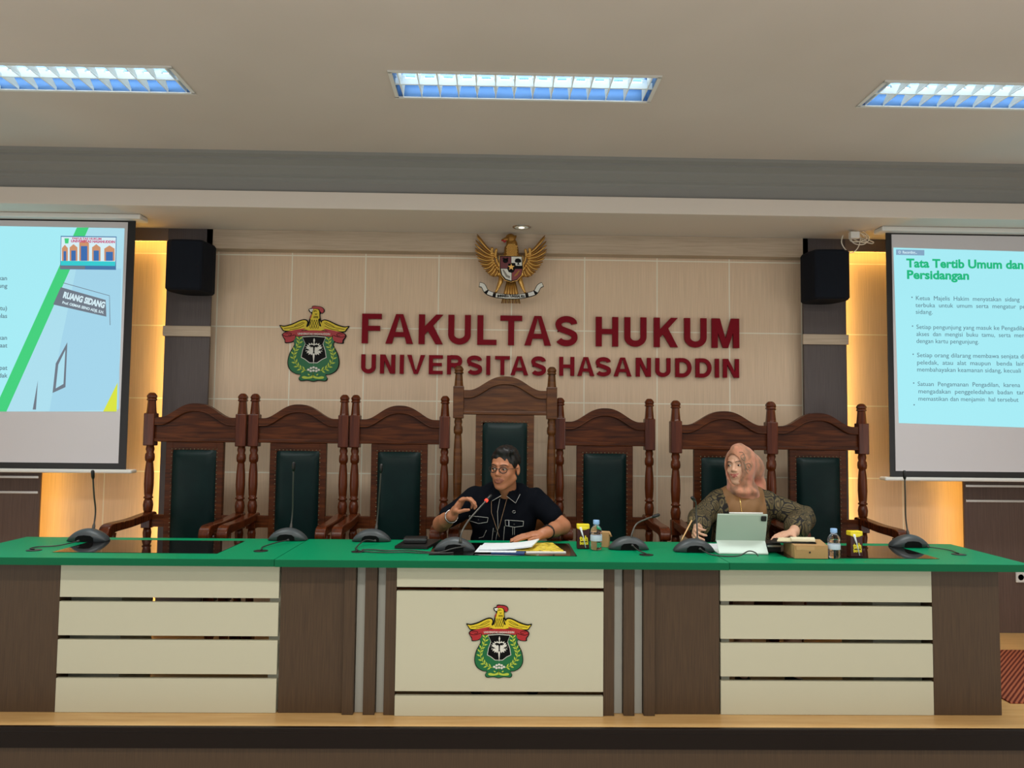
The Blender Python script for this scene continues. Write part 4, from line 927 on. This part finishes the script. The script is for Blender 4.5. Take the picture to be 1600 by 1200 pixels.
m = MB(); lo = [(-.076, -.11), (.082, -.115), (.135, .10), (-.05, .10)]
m.add([(x, y, .0005) for x, y in lo]+[(x, y, .062) for x, y in lo], [(3, 2, 1, 0), (4, 5, 6, 7), (0, 1, 5, 4), (1, 2, 6, 5), (2, 3, 7, 6), (3, 0, 4, 7)]); m.build('box_body', M_kraft, kb)
MB().box(-.068, .078, -.113, -.1115, .04, .058).build('lid_flap', mat('kraft_light', (190, 152, 104), .75), kb)
MB().lathe([(.0045, 0), (.004, .0006)], 10).build('finger_hole', M_dark, kb, (-.005, -.1165, .030)).rotation_euler = (PI/2, 0, 0)
def sheet(name, label, cat, pts, z, m, h=.0015, curl=0.0):
    c = (sum(p[0] for p in pts)/4, sum(p[1] for p in pts)/4); n = 6; vs = []
    for j in range(n+1):
        for i in range(n+1):
            u, v_ = i/n, j/n
            x = (1-u)*(1-v_)*pts[0][0]+u*(1-v_)*pts[1][0]+u*v_*pts[2][0]+(1-u)*v_*pts[3][0]; y = (1-u)*(1-v_)*pts[0][1]+u*(1-v_)*pts[1][1]+u*v_*pts[2][1]+(1-u)*v_*pts[3][1]
            vs.append((x-c[0], y-c[1], curl*u**3*(.6+.4*v_)))
    k = len(vs); vs += [(x, y, q+h) for x, y, q in vs]
    I = lambda i, j, b=0: j*(n+1)+i+b*k
    fs = [(I(i, j, 1), I(i+1, j, 1), I(i+1, j+1, 1), I(i, j+1, 1)) for j in range(n) for i in range(n)]+[(I(i, j+1), I(i+1, j+1), I(i+1, j), I(i, j)) for j in range(n) for i in range(n)]
    for i in range(n): fs += [(I(i, 0), I(i+1, 0), I(i+1, 0, 1), I(i, 0, 1)), (I(i, n, 1), I(i+1, n, 1), I(i+1, n), I(i, n)), (I(0, i, 1), I(0, i+1, 1), I(0, i+1), I(0, i)), (I(n, i), I(n, i+1), I(n, i+1, 1), I(n, i, 1))]
    o = MB().add(vs, fs, 0, False).build(name, m, None, (c[0], c[1], z)); return tag(o, label, cat)
zt2 = ZT+.0027
sheet('document_folder', 'blue folder lying under the white papers in front of the man', 'folder', [(-.02, 3.735), (.14, 3.72), (.16, 3.93), (.0, 3.95)], zt2, M_bluep, .004)
sheet('magazine', 'yellow magazine lying right of the curled papers in front of the man', 'magazine', [(.10, 3.80), (.335, 3.79), (.30, 4.05), (.10, 4.06)], zt2+.0045, M_mag, .004)
sheet('paper_sheet', 'white paper sheet lying lowest, poking out left in front of the man', 'paper', [(-.098, 3.745), (.10, 3.745), (.12, 3.95), (-.075, 3.96)], zt2+.0047, M_paper, .0015)
sheet('paper_stack', 'white papers in front of the man with the right edge curling up', 'paper', [(-.080, 3.79), (.18, 3.79), (.225, 3.965), (-.055, 3.98)], zt2+.0092, M_paper, .006, .026)
sheet('bound_report', 'thin white and black booklet under the yellow magazine at its right corner', 'booklet', [(.15, 3.755), (.345, 3.77), (.345, 3.80), (.15, 3.79)], zt2, M_matwhite, .004)
sheet('notebook_pad', 'flat black pad on the green top left of the red-ringed microphone', 'notebook', [(-.50, 3.875), (-.335, 3.86), (-.285, 4.12), (-.47, 4.14)], ZT+.0027, M_dark, .012)
o = MB().box(-.058, .058, -.04, .04, 0, .030, b=.006).build('spectacle_case', M_dark, None, (-.408, 3.985, ZT+.0150)); tag(o, 'black oblong case lying on the flat black pad', 'case')
MB().box(-.059, .059, -.041, .041, .019, .0205).build('hinge_line', M_silver, o)
sheet('paper_sheet', 'white paper sheet half under the pale green tablet before the woman', 'paper', [(1.055, 3.86), (1.22, 3.86), (1.25, 4.12), (1.06, 4.13)], ZT+.0005, M_paper, .002)
# tablet in its folding cover, seen from behind
tb = thing('tablet', 'tablet in a pale green folding cover standing in front of the woman', 'tablet', (1.218, 3.80, ZT), -.02)
def slab(a, b, hw_, th, name, m, bev=.004):        # a, b: (y,z) of lower and upper edge
    dy, dz = b[0]-a[0], b[1]-a[1]; ln = math.hypot(dy, dz)
    mm = MB(); mm.box(-hw_, hw_, -th/2, th/2, 0, ln, b=bev); o = mm.build(name, m, tb, (0, a[0], a[1])); o.rotation_euler = (-math.atan2(dy, dz), 0, 0); return o
slab((-.02, .006), (.03, .062), .121, .004, 'cover_fold', M_tabletl, .0015)
slab((.035, .055), (-.006, .196), .124, .010, 'tablet_back', M_tablet, .004)
slab((.0, .0095), (.15, .0095), .121, .004, 'keyboard_flap', M_tabletl, .0015).location = (0, -.02, .0035)
cmm = MB().box(-.013, .013, -.004, .001, -.013, .013, b=.004).build('camera_bump', M_dark, tb, (.103, -.0085, .175)); cmm.rotation_euler = (.283, 0, 0)
MB().tube([(-.065, -.004, .200), (.10, -.004, .200)], .0042, 10).build('stylus', M_matwhite, tb)
# black boxes and flat things between tablet and cardboard box
o = MB().box(-.05, .05, -.06, .06, 0, .045, b=.004).build('black_case', M_dark, None, (1.375, 3.90, ZT+.0028)); tag(o, 'small glossy black case between the tablet and the cardboard box', 'case')
MB().box(-.02, .05, -.0615, -.0595, .026, .036, b=.0005).build('silver_edge', M_silver, o)
sheet('tablet_folio', 'thin dark folio lying across the black case and the cardboard box', 'folder', [(1.33, 3.735), (1.545, 3.705), (1.60, 3.86), (1.40, 3.875)], ZT+.0655, M_dark, .004)
sheet('paper_sheet', 'cream paper sheet on the dark folio, left part', 'paper', [(1.37, 3.745), (1.52, 3.735), (1.56, 3.85), (1.42, 3.86)], ZT+.0700, mat('cream_paper', (222, 212, 175), .7), .004)
sheet('notepad', 'small cream notepad lying topmost on the cardboard box', 'notepad', [(1.435, 3.73), (1.545, 3.715), (1.575, 3.80), (1.46, 3.81)], ZT+.0745, mat('cream_pad', (228, 222, 190), .7), .010)
# ------------------------------------------------------------------ people
def V3(*a): return np.array(a, float)
class Frame:      # head frame: x = subject's left (viewer's right), y = out of the face, z = up
    def __init__(s, c, yaw, pitch=0.0, roll=0.0, k=1.0):
        # yaw > 0 turns the face to the viewer's left
        f = Vector((-math.sin(yaw)*math.cos(pitch), -math.cos(yaw)*math.cos(pitch), math.sin(pitch)))
        x = Vector((math.cos(yaw), -math.sin(yaw), 0)); u = x.cross(f)*-1
        if u.z < 0: u = -u
        xr = x*math.cos(roll)+u*math.sin(roll); ur = u*math.cos(roll)-x*math.sin(roll)
        s.c = np.array(c, float); s.x, s.f, s.u = np.array(xr), np.array(f), np.array(ur); s.k = k
        s.R = np.stack([s.x, s.f, s.u], 1)
    def p(s, x, y, z): return s.c+s.k*(s.x*x+s.f*y+s.u*z)
    def m3(s): return Matrix([[s.R[i][j] for j in range(3)] for i in range(3)])
def head(F, H, mid=0, lip=1, ears=True, female=False, smile=0.0, open_=0.0):
    k = H.k; R = H.R
    F.ell(H.p(0, -.014, .036), (.075*k, .094*k, .082*k), R, .01, mid)
    F.ell(H.p(0, .024, -.030), (.061*k, .064*k, .080*k), R, .02, mid)
    F.ell(H.p(0, .060, -.100), (.022*k, .019*k, .018*k), R, .018, mid)
    w = .050 if female else .056
    for s in (-1, 1):
        F.cap(H.p(s*w, -.002, -.052), H.p(s*.020, .054, -.095), .017*k, .014*k, .018, mid)
        F.ell(H.p(s*.036, .058, -.028), (.022*k, .018*k, .020*k), R, .014, mid)
        F.cap(H.p(s*.012, .084, .026), H.p(s*.045, .066, .024), .008*k, .008*k, .010, mid)
        F.cut(H.p(s*.031, .094, .004), (.016*k, .013*k, .011*k), R, .010)
        F.ell(H.p(s*.0125, .091, -.031), (.0075*k, .009*k, .0065*k), R, .005, mid)
        F.ell(H.p(s*.031, .071, .003), (.0145*k, .0125*k, .0115*k), R, .003, mid)
        if ears: F.ell(H.p(s*.078, -.012, -.008), (.009*k, .017*k, .031*k), R, .006, mid); F.cut(H.p(s*.085, -.002, -.006), (.006*k, .009*k, .016*k), R, .004)
    F.cap(H.p(0, .080, .014), H.p(0, .101, -.024), .0065*k, .0105*k, .009, mid)
    F.ell(H.p(0, .072, -.062), (.028*k, .018*k, .020*k), R, .012, mid)
    zz = -.058
    for s in (-1, 1):
        F.cap(H.p(0, .0905, zz), H.p(s*.012, .0890, zz+smile*.002), .0034*k, .0028*k, .003, lip); F.cap(H.p(s*.012, .0890, zz+smile*.002), H.p(s*.0255, .0830, zz-.003+smile*.007), .0028*k, .0015*k, .003, lip)
        F.cap(H.p(0, .0890, zz-.0085-open_), H.p(s*.011, .0872, zz-.0078-open_), .0038*k, .0033*k, .003, lip); F.cap(H.p(s*.011, .0872, zz-.0078-open_), H.p(s*.0255, .0825, zz-.004-open_*.5+smile*.006), .0033*k, .0015*k, .003, lip)
    if open_ > 0: F.cut(H.p(0, .094, zz-.006-open_*.5), (.014*k, .010*k, .0022*k+open_*.45*k), R, .002)
def face_parts(T, H, female=False):
    R3 = H.m3()
    for s in (-1, 1):
        MB().ell(H.p(s*.031, .0795, .0025), (.0105*H.k, .0050*H.k, .0050*H.k), R=R3, seg=14).build('eye', M_eye, T)
        dx = -.002 if not female else -.003
        MB().ell(H.p(s*.031+dx, .0835, .0025), (.0052*H.k, .0022*H.k, .0050*H.k), R=R3, seg=12).build('iris', M_iris, T)
        pts = [H.p(s*(.031+q), .0838-abs(q)*.28-(.001 if q*s > 0 else 0), .0075-abs(q)**1.6*5.2) for q in (-.012, -.007, 0, .007, .012)]
        MB().tube(pts, .0017*H.k, 6).build('eyelid', M_iris, T)
        b = [H.p(s*x, y, z) for x, y, z in ((.012, .0935, .022), (.024, .092, .0275), (.038, .083, .0275), (.049, .070, .021))]
        MB().tube(spline([tuple(p) for p in b], 4, False), [.0022*H.k]*4+[.003*H.k]*6+[.0016*H.k]*3, 6, flat=.7).build('eyebrow', M_hair, T)
def hand(F, W, d, n, L=.185, curl=(.5, .6, .7, .8), thumb=(0.5, 0.3), side=1, mid=0, spread=.05, bends=(1, 1, .7)):
    """W wrist, d direction of the palm, n direction the palm faces, side +1/-1: where the thumb leaves"""
    d = d/np.linalg.norm(d); n = n-d*(n@d); n /= np.linalg.norm(n); s = np.cross(d, n)*side; k = L/.185
    R = np.stack([s, n, d], 1)
    F.cap(W-d*.02*k, W+d*.02*k, .026*k, .024*k, .012, mid)
    F.ell(W+d*.052*k, (.040*k, .0165*k, .052*k), R, .008, mid); F.ell(W+d*.032*k+s*.020*k+n*.008*k, (.018*k, .015*k, .030*k), R, .01, mid)
    tips = []
    for i in range(4):
        off = (.030-.0200*i)*k; base = W+d*(.094-.003*abs(i-1)-.004*(i == 3))*k+s*off
        dr = d+s*spread*(1.5-i); dr /= np.linalg.norm(dr); p = base; a = 0; ls = [(.044, .027, .021), (.048, .030, .022), (.045, .028, .022), (.036, .021, .019)][i]
        r = [.0092, .0095, .009, .008][i]*k
        for j, l in enumerate(ls):
            a += curl[i]*bends[j]; q = p+(dr*math.cos(a)+n*math.sin(a))*l*k; F.cap(p, q, r*(1-.07*j), r*(1-.07*(j+1)), .004, mid); p = q
        tips.append(p)
    p = W+d*.028*k+s*.028*k+n*.006*k; t1 = d*.62+s*.70+n*thumb[0]; t1 /= np.linalg.norm(t1); q = p+t1*.042*k; F.cap(p, q, .0125*k, .0105*k, .008, mid)
    t2 = d*.92+s*.12+n*thumb[1]; t2 /= np.linalg.norm(t2); q2 = q+t2*.032*k; F.cap(q, q2, .0102*k, .0092*k, .004, mid); q3 = q2+(t2+n*.2)*.024*k; F.cap(q2, q3, .0092*k, .0075*k, .004, mid)
    tips.append(q3); return tips
def legs(F, hip, mid, r0=.085):
    for s in (-1, 1):
        a = V3(hip[0]+s*.09, hip[1], hip[2]); kn = V3(hip[0]+s*.13, hip[1]-.44, hip[2]+.02); an = V3(hip[0]+s*.13, hip[1]-.40, .10)
        F.cap(a, kn, r0, .062, .02, mid); F.cap(kn, an, .058, .040, .015, mid)
def bvh(o): return BVHTree.FromPolygons([v.co[:] for v in o.data.vertices], [p.vertices[:] for p in o.data.polygons])
def drape(tree, pts, off=.002, fallback=4.2):
    out = []
    for x, y in pts:
        d = ray(x, y).normalized(); h = tree.ray_cast(Vector((0, 0, CZ)), d)
        if h[0] is not None: out.append(h[0]-d*off)
        elif out: out.append(out[-1].copy())
    return out
# --- the man
T = thing('person', 'person in a black short-sleeved shirt with glasses, right hand raised, speaking into a microphone', 'person', (0, 0, 0))
H = Frame((.047, 4.215, 1.112), math.radians(24), math.radians(-3), math.radians(-2), .97)
F = Field((-.42, 3.85, .02), (.50, 4.70, 1.28), .0045)
head(F, H, 0, 1, open_=.007)
F.cap(H.p(0, -.015, -.06), (.055, 4.32, .955), .056, .062, .02, 0)
F.ell((.055, 4.36, .86), (.15, .095, .17), None, .03, 0); F.cap((-.09, 4.35, .94), (.20, 4.35, .935), .055, .055, .03, 0); F.ell((.055, 4.40, .71), (.145, .11, .19), None, .03, 0)
F.ell((.055, 4.44, .605), (.160, .13, .09), None, .03, 0); legs(F, (.055, 4.44, .590), 0, .070)
sR, eR, wR = V3(-.125, 4.34, .93), V3(-.300, 4.27, .80), V3(-.226, 4.075, .868)
F.cap(sR, eR, .050, .043, .02, 0); F.cap(eR, eR+(wR-eR)*.45, .043, .040, .012, 0); F.cap(eR+(wR-eR)*.45, wR, .040, .027, .012, 0)
hand(F, wR+V3(.006, -.012, .014), V3(.50, -.28, .80), V3(.70, -.25, -.55), .19, (.62, .75, .85, .95), (.9, .7), -1, 0, .03, (1.15, 1.1, .7))
sL, eL, wL = V3(.225, 4.34, .925), V3(.368, 4.25, .795), V3(.262, 4.085, .780)
F.cap(sL, eL, .050, .044, .02, 0); F.cap(eL, eL+(wL-eL)*.45, .044, .040, .012, 0); F.cap(eL+(wL-eL)*.45, wL, .040, .028, .012, 0)
hand(F, wL, V3(-.85, -.22, -.09), V3(-.1, .1, -1), .185, (.08, .10, .10, .12), (-.05, -.05), 1, 0, .06)
for s in (-1, 1): F.cap((.055+s*.13, 4.05, .06), (.055+s*.14, 3.92, .045), .035, .03, .01, 0)
body = F.mesh('body', [M_skin, M_lips], T)
face_parts(T, H)
# hair
F = Field(H.c-.16, H.c+.17, .0035)
F.ell(H.p(0, -.020, .044), (.0805*H.k, .098*H.k, .086*H.k), H.R, .01, 0); F.ell(H.p(.015, .045, .098), (.050*H.k, .036*H.k, .026*H.k), H.R, .02, 0)
F.cut(H.p(-.004, .108, -.014), (.070*H.k, .080*H.k, .086*H.k), H.R, .006); F.cut(H.p(0, .02, -.105), (.12*H.k, .115*H.k, .098*H.k), H.R, .01)
F.warp(lambda X, Y, Z: .0030*np.sin(190*X+55*Z+40*Y)*np.sin(45*Z+80*Y+2*np.sin(40*X)))
F.mesh('hair', [M_hair], T)
# shirt
F = Field((-.42, 4.05, .50), (.52, 4.68, 1.10), .0045)
F.ell((.045, 4.355, .84), (.192, .122, .19), None, .03, 0); F.cap((-.10, 4.35, .930), (.205, 4.35, .925), .070, .070, .03, 0); F.ell((.045, 4.39, .66), (.186, .132, .2), None, .03, 0)
F.cap((-.02, 4.335, .962), (.13, 4.335, .960), .062, .062, .03, 0)
F.cap(sR, sR+(eR-sR)*.72, .067, .060, .025, 0); F.cap(sL, sL+(eL-sL)*.62, .067, .064, .025, 0)
F.cut((.05, 4.29, 1.055), (.060, .085, .075), None, .006)
F.warp(lambda X, Y, Z: .0028*np.sin(38*X+22*Z+3*np.sin(9*Z))*np.sin(26*Z-14*X)+.0015*np.sin(70*X-50*Z))
shirt = F.mesh('shirt', [M_shirt], T)
tr = bvh(shirt)
# collar: two lapels
def lapel(pts, name='collar', m=None, th=.004):
    P_ = [drape(tr, [p], .006)[0] for p in pts] if isinstance(pts[0], tuple) and len(pts[0]) == 2 else pts
    mm = MB(); d = Vector((0, -.004, .001)); n = len(P_); mm.add(P_+[p+d for p in P_], [tuple(range(n))[::-1], tuple(range(n, 2*n))]+[(i, (i+1) % n, (i+1) % n+n, i+n) for i in range(n)]); return mm.build(name, m or M_shirt, T)
def band_along(pts, w_, th, name, m, parent=None): return MB().tube(pts, w_, 6, flat=th/w_).build(name, m, parent or T)
zc = .965
for s, q in ((-1, [(.005, 4.245, 1.008), (-.018, 4.30, 1.018), (-.045, 4.245, .975), (-.020, 4.212, .935), (.030, 4.210, .965)]), (1, [(.088, 4.235, 1.005), (.118, 4.29, 1.015), (.133, 4.235, .972), (.108, 4.207, .925), (.060, 4.208, .962)])):
    lapel([Vector(p) for p in q])
def stitch(pts, r=.0013, m=M_thread, name='stitching', off=.0008):
    dn = []
    for a, b in zip(pts[:-1], pts[1:]):
        for i in range(6): dn.append((a[0]+(b[0]-a[0])*i/6, a[1]+(b[1]-a[1])*i/6))
    dn.append(pts[-1]); P_ = drape(tr, dn, off)
    if len(P_) > 2: return MB().tube(P_, r, 5).build(name, m, T)
def cr(x, y): return (660+x/5.454, 660+y/5.454)
stitch([cr(398, 795), cr(560, 812), cr(553, 850), cr(478, 862), cr(402, 838), cr(398, 795)])
stitch([cr(705, 832), cr(862, 842), cr(858, 884), cr(785, 893), cr(708, 880), cr(705, 832)])
stitch([cr(700, 885), cr(690, 1010)]); stitch([cr(770, 895), cr(768, 960)]); stitch([cr(785, 895), cr(784, 960)])
stitch([cr(545, 920), cr(520, 975), cr(480, 985)]); stitch([cr(605, 900), cr(592, 1005)]); stitch([cr(660, 650), cr(640, 760), cr(645, 900), cr(625, 1005)])
MB().tube([(-.020, 4.206, .934), (.030, 4.204, .964)], .0013, 5).build('stitching', M_thread, T); MB().tube([(.060, 4.202, .961), (.108, 4.200, .924), (.133, 4.228, .970)], .0013, 5).build('stitching', M_thread, T)
band_along(drape(tr, [cr(588, 672+i*16) if i < 6 else cr(588+(i-6)*5.2, 672+i*16) for i in range(20)], .003), .0052, .0014, 'lanyard', M_lanyard)
band_along(drape(tr, [cr(720-(i*4.6), 650+i*17) for i in range(16)], .003), .0052, .0014, 'lanyard', M_lanyard)
b = drape(tr, [cr(780, 762)], .002)[0]; MB().tube([b+Vector((.008*math.cos(a*PI/3), 0, .008*math.sin(a*PI/3))) for a in range(7)], .0016, 5).build('pin_badge', M_silver, T)
for c_ in ((478, 832), (782, 870), (618, 930)):
    b = drape(tr, [cr(*c_)], .001)[0]; MB().ell(b, (.005, .002, .005), seg=8).build('button', M_dark, T)
MB().box(-.002, .002, -.002, .002, -.02, .008).build('pen_clip', M_silver, T, drape(tr, [cr(737, 850)], .004)[0])
# cuffs (wrist things), trousers, shoes, glasses
def cuff(a, b, r, w_, name, m, th=.004):
    a = Vector(a); b = Vector(b); d = (b-a).normalized(); u = d.cross(Vector((0, 0, 1))).normalized(); v_ = d.cross(u); mm = MB(); vs = []; n = 20
    for i, (rr, off) in enumerate(((r, -w_/2), (r+th, -w_/2), (r+th, w_/2), (r, w_/2))):
        for k in range(n): t_ = 2*PI*k/n; vs.append(a+d*off+(u*math.cos(t_)+v_*math.sin(t_))*rr)
    mm.add(vs, [(i*n+k, i*n+(k+1) % n, ((i+1) % 4)*n+(k+1) % n, ((i+1) % 4)*n+k) for i in range(4) for k in range(n)], 0, True); return mm.build(name, m, T)
wt = cuff(wR-(wR-eR)*.10, wR, .0320, .014, 'wristwatch', M_silver)
cuff(wL-(wL-eL)*.16, wL, .0345, .012, 'wrist_band', M_dark)
g = MB(); R3 = H.m3()
def rimpts(s): return [H.p(s*.0315+.0225*math.cos(a)*(1.0), .0985-abs(.0225*math.cos(a)*s+.0)*.12-(.004 if math.cos(a)*s > 0 else 0), .000+.0165*math.sin(a)*(1 if abs(math.cos(a)) > .3 else .97)) for a in [2*PI*i/20 for i in range(21)]]
gl = thing_gl = None
for s in (-1, 1): g.tube(rimpts(s), .0023, 6)
g.tube([H.p(-.009, .0985, .004), H.p(0, .100, .006), H.p(.009, .0985, .004)], .0019, 6)
for s in (-1, 1): g.tube([H.p(s*.054, .092, .006), H.p(s*.070, .060, .007), H.p(s*.080, -.005, .004)], .0014, 6)
gf = g.build('glasses', M_dark, T)
for s in (-1, 1):
    pts = rimpts(s)[:-1]; c_ = H.p(s*.0315, .097, 0); mm = MB(); mm.add([tuple(c_)]+[tuple(p) for p in pts], [(0, i+1, (i+1) % 20+1) for i in range(20)]); mm.build('lens', M_lens, gf)
F = Field((-.22, 3.85, .0), (.33, 4.64, .68), .009)
F.ell((.055, 4.44, .60), (.170, .135, .105), None, .03, 0); legs(F, (.055, 4.44, .588), 0, .084); F.mesh('trousers', [M_trouser], T)
for s in (-1, 1):
    F = Field((.055+s*.13-.07, 3.82, .0), (.055+s*.13+.07, 4.15, .14), .006)
    F.cap((.055+s*.13, 4.05, .05), (.055+s*.14, 3.90, .04), .044, .036, .01, 0); F.below(.004); F.mesh('shoe', [M_dark], T)
# --- the woman
T = thing('person', 'person in a salmon head scarf and batik-sleeved brown top, holding a pencil behind a tablet', 'person', (0, 0, 0))
H = Frame((1.398, 4.395, 1.128), math.radians(42), math.radians(2), math.radians(4), .92)
F = Field((.95, 3.88, .02), (1.86, 4.64, 1.27), .0045)
head(F, H, 0, 1, ears=False, female=True, smile=1.3)
F.cap(H.p(0, -.015, -.06), (1.42, 4.43, .955), .050, .055, .02, 0)
F.ell((1.42, 4.46, .86), (.14, .09, .17), None, .03, 0); F.cap((1.31, 4.45, .93), (1.55, 4.45, .93), .050, .050, .03, 0); F.ell((1.42, 4.47, .71), (.14, .10, .19), None, .03, 0)
F.ell((1.42, 4.46, .605), (.160, .12, .09), None, .03, 0); legs(F, (1.42, 4.44, .590), 0, .070)
sR, eR, wR = V3(1.285, 4.45, .92), V3(1.150, 4.33, .835), V3(1.095, 4.165, .806)
F.cap(sR, eR, .044, .040, .02, 0); F.cap(eR, wR, .038, .024, .012, 0)
tw = hand(F, wR, V3(-.45, -.80, -.12), V3(.80, -.35, -.30), .165, (.55, .62, .8, .95), (.6, .5), -1, 0, .02)
sL, eL, wL = V3(1.565, 4.45, .92), V3(1.735, 4.35, .838), V3(1.585, 4.10, .790)
F.cap(sL, eL, .044, .040, .02, 0); F.cap(eL, wL, .038, .025, .012, 0)
hand(F, wL, V3(-.80, -.50, -.05), V3(0, .1, -1), .165, (.15, .18, .2, .25), (.2, .1), 1, 0, .05)
for s in (-1, 1): F.cap((1.42+s*.13, 4.05, .06), (1.42+s*.14, 3.93, .04), .03, .027, .01, 0)
F.mesh('body', [M_skinw, M_lipsw], T); face_parts(T, H, True)
# top: brown front panel, batik sleeves and sides
F = Field((.98, 4.10, .48), (1.86, 4.68, 1.08), .0045)
F.ell((1.42, 4.455, .84), (.172, .130, .19), None, .03, 0); F.cap((1.31, 4.45, .920), (1.545, 4.45, .915), .066, .066, .03, 0); F.ell((1.42, 4.47, .66), (.172, .125, .2), None, .03, 0)
F.cap((1.36, 4.44, .955), (1.49, 4.44, .955), .058, .058, .03, 0); F.ell((1.405, 4.375, .86), (.125, .075, .10), None, .03, 0)
F.cap(sR, eR, .064, .064, .025, 1); F.cap(eR, eR+(wR-eR)*.72, .064, .062, .02, 1); F.cap(sL, eL, .064, .070, .025, 1); F.cap(eL, eL+(wL-eL)*.60, .070, .066, .02, 1)
F.warp(lambda X, Y, Z: .0035*np.sin(34*X+26*Z+3*np.sin(11*Z))*np.sin(30*Z-20*X)+.002*np.sin(80*X-55*Z))
def rm(c, mi):
    x, y, z = c[:, 0], c[:, 1], c[:, 2]; edge = 1.315-.1*(z-.85); edgeR = 1.535
    return np.where((mi == 0) & (x > edge) & (x < edgeR) & (y < 4.46), 0, 1)
top = F.mesh('top', [M_tan, M_batik], T, rm); tr = bvh(top)
# scarf
F = Field((1.20, 4.15, .90), (1.66, 4.62, 1.28), .004)
k = H.k
F.ell(H.p(0, -.020, .028), (.094*k, .112*k, .100*k), H.R, .02, 0); F.ell(H.p(-.0, .010, -.030), (.084*k, .088*k, .105*k), H.R, .03, 0)
F.ell(H.p(.030, -.120, -.010), (.070*k, .075*k, .080*k), H.R, .04, 0); F.cap(H.p(0, .055, .100), H.p(0, .0, .11), .030*k, .03*k, .03, 0)
F.cap((1.405, 4.41, 1.01), (1.425, 4.425, .965), .078, .092, .03, 0); F.ell((1.41, 4.36, .985), (.070, .05, .030), None, .02, 0)
F.cap((1.52, 4.50, 1.08), (1.55, 4.47, .985), .05, .028, .03, 0)
F.cut(H.p(-.013, .118, -.022), (.061*k, .090*k, .101*k), H.R, .008); F.cut(H.p(-.013, .06, -.016), (.057*k, .060*k, .090*k), H.R, .01)
F.warp(lambda X, Y, Z: .0022*np.sin(60*X+95*Z+20*Y)*(.3+.7*(Z < 1.06))+.0006*np.sin(130*Z-60*X+90*Y))
def rs(c, mi):      # a duller border along the face edge and throat
    d = (c-H.c)@H.R/k; r = (d[:, 0]/.074)**2+((d[:, 2]+.012)/.105)**2; return np.where((d[:, 1] > .030) & (r < 1.0) & (d[:, 2] < -.075), 1, 0)
scarf = F.mesh('head_scarf', [M_scarf], T); ts = bvh(scarf)
def cw(x, y): return (1040+x/5.7125, 680+y/5.7125)
M_motif = mat('cream_motif', (138, 128, 110), .7)
for pts in ([(655, 205), (640, 170), (615, 185), (625, 215), (650, 225), (640, 195)], [(690, 320), (705, 280), (685, 250), (655, 262), (665, 300), (690, 300), (680, 275)], [(600, 150), (625, 150), (640, 165)], [(640, 240), (650, 270), (655, 310), (675, 340)]):
    P_ = drape(ts, [cw(p[0]+58, p[1]) for p in spline(pts, 4, False)], .0012)
    if len(P_) > 2: MB().tube(P_, .0036, 6, flat=.35).build('scarf_motif', M_motif, T)
zp = drape(tr, [cw(655+(i*2.2), 515+i*15) for i in range(13)], .002); MB().tube(zp, .0022, 6).build('zip', M_zip, T)
MB().ell(zp[0], (.005, .004, .008)).build('zip_pull', M_zip, T)
for pts in ([(575, 470), (580, 560), (640, 650)], [(690, 545), (800, 620), (900, 700)], [(640, 600), (600, 560)]):
    pass
F = Field((1.14, 3.85, .0), (1.70, 4.62, .68), .009); F.ell((1.42, 4.46, .60), (.170, .13, .105), None, .03, 0); legs(F, (1.42, 4.44, .588), 0, .084); F.mesh('trousers', [M_trouser], T)
for s in (-1, 1):
    F = Field((1.42+s*.13-.06, 3.85, .0), (1.42+s*.13+.07, 4.15, .12), .006)
    F.cap((1.42+s*.13, 4.04, .045), (1.42+s*.14, 3.92, .035), .038, .033, .01, 0); F.below(.004); F.mesh('shoe', [M_dark], T)
pn = MB(); a = atY(1064.5, 845, 4.05); b = atY(1081, 813, 4.08); d_ = (b-a).normalized()
pn.tube([a, a+d_*.012, b], [.001, .0036, .0036], 6); o = pn.build('pencil', M_pencil); tag(o, "wooden pencil in the woman's raised right hand", 'pencil')
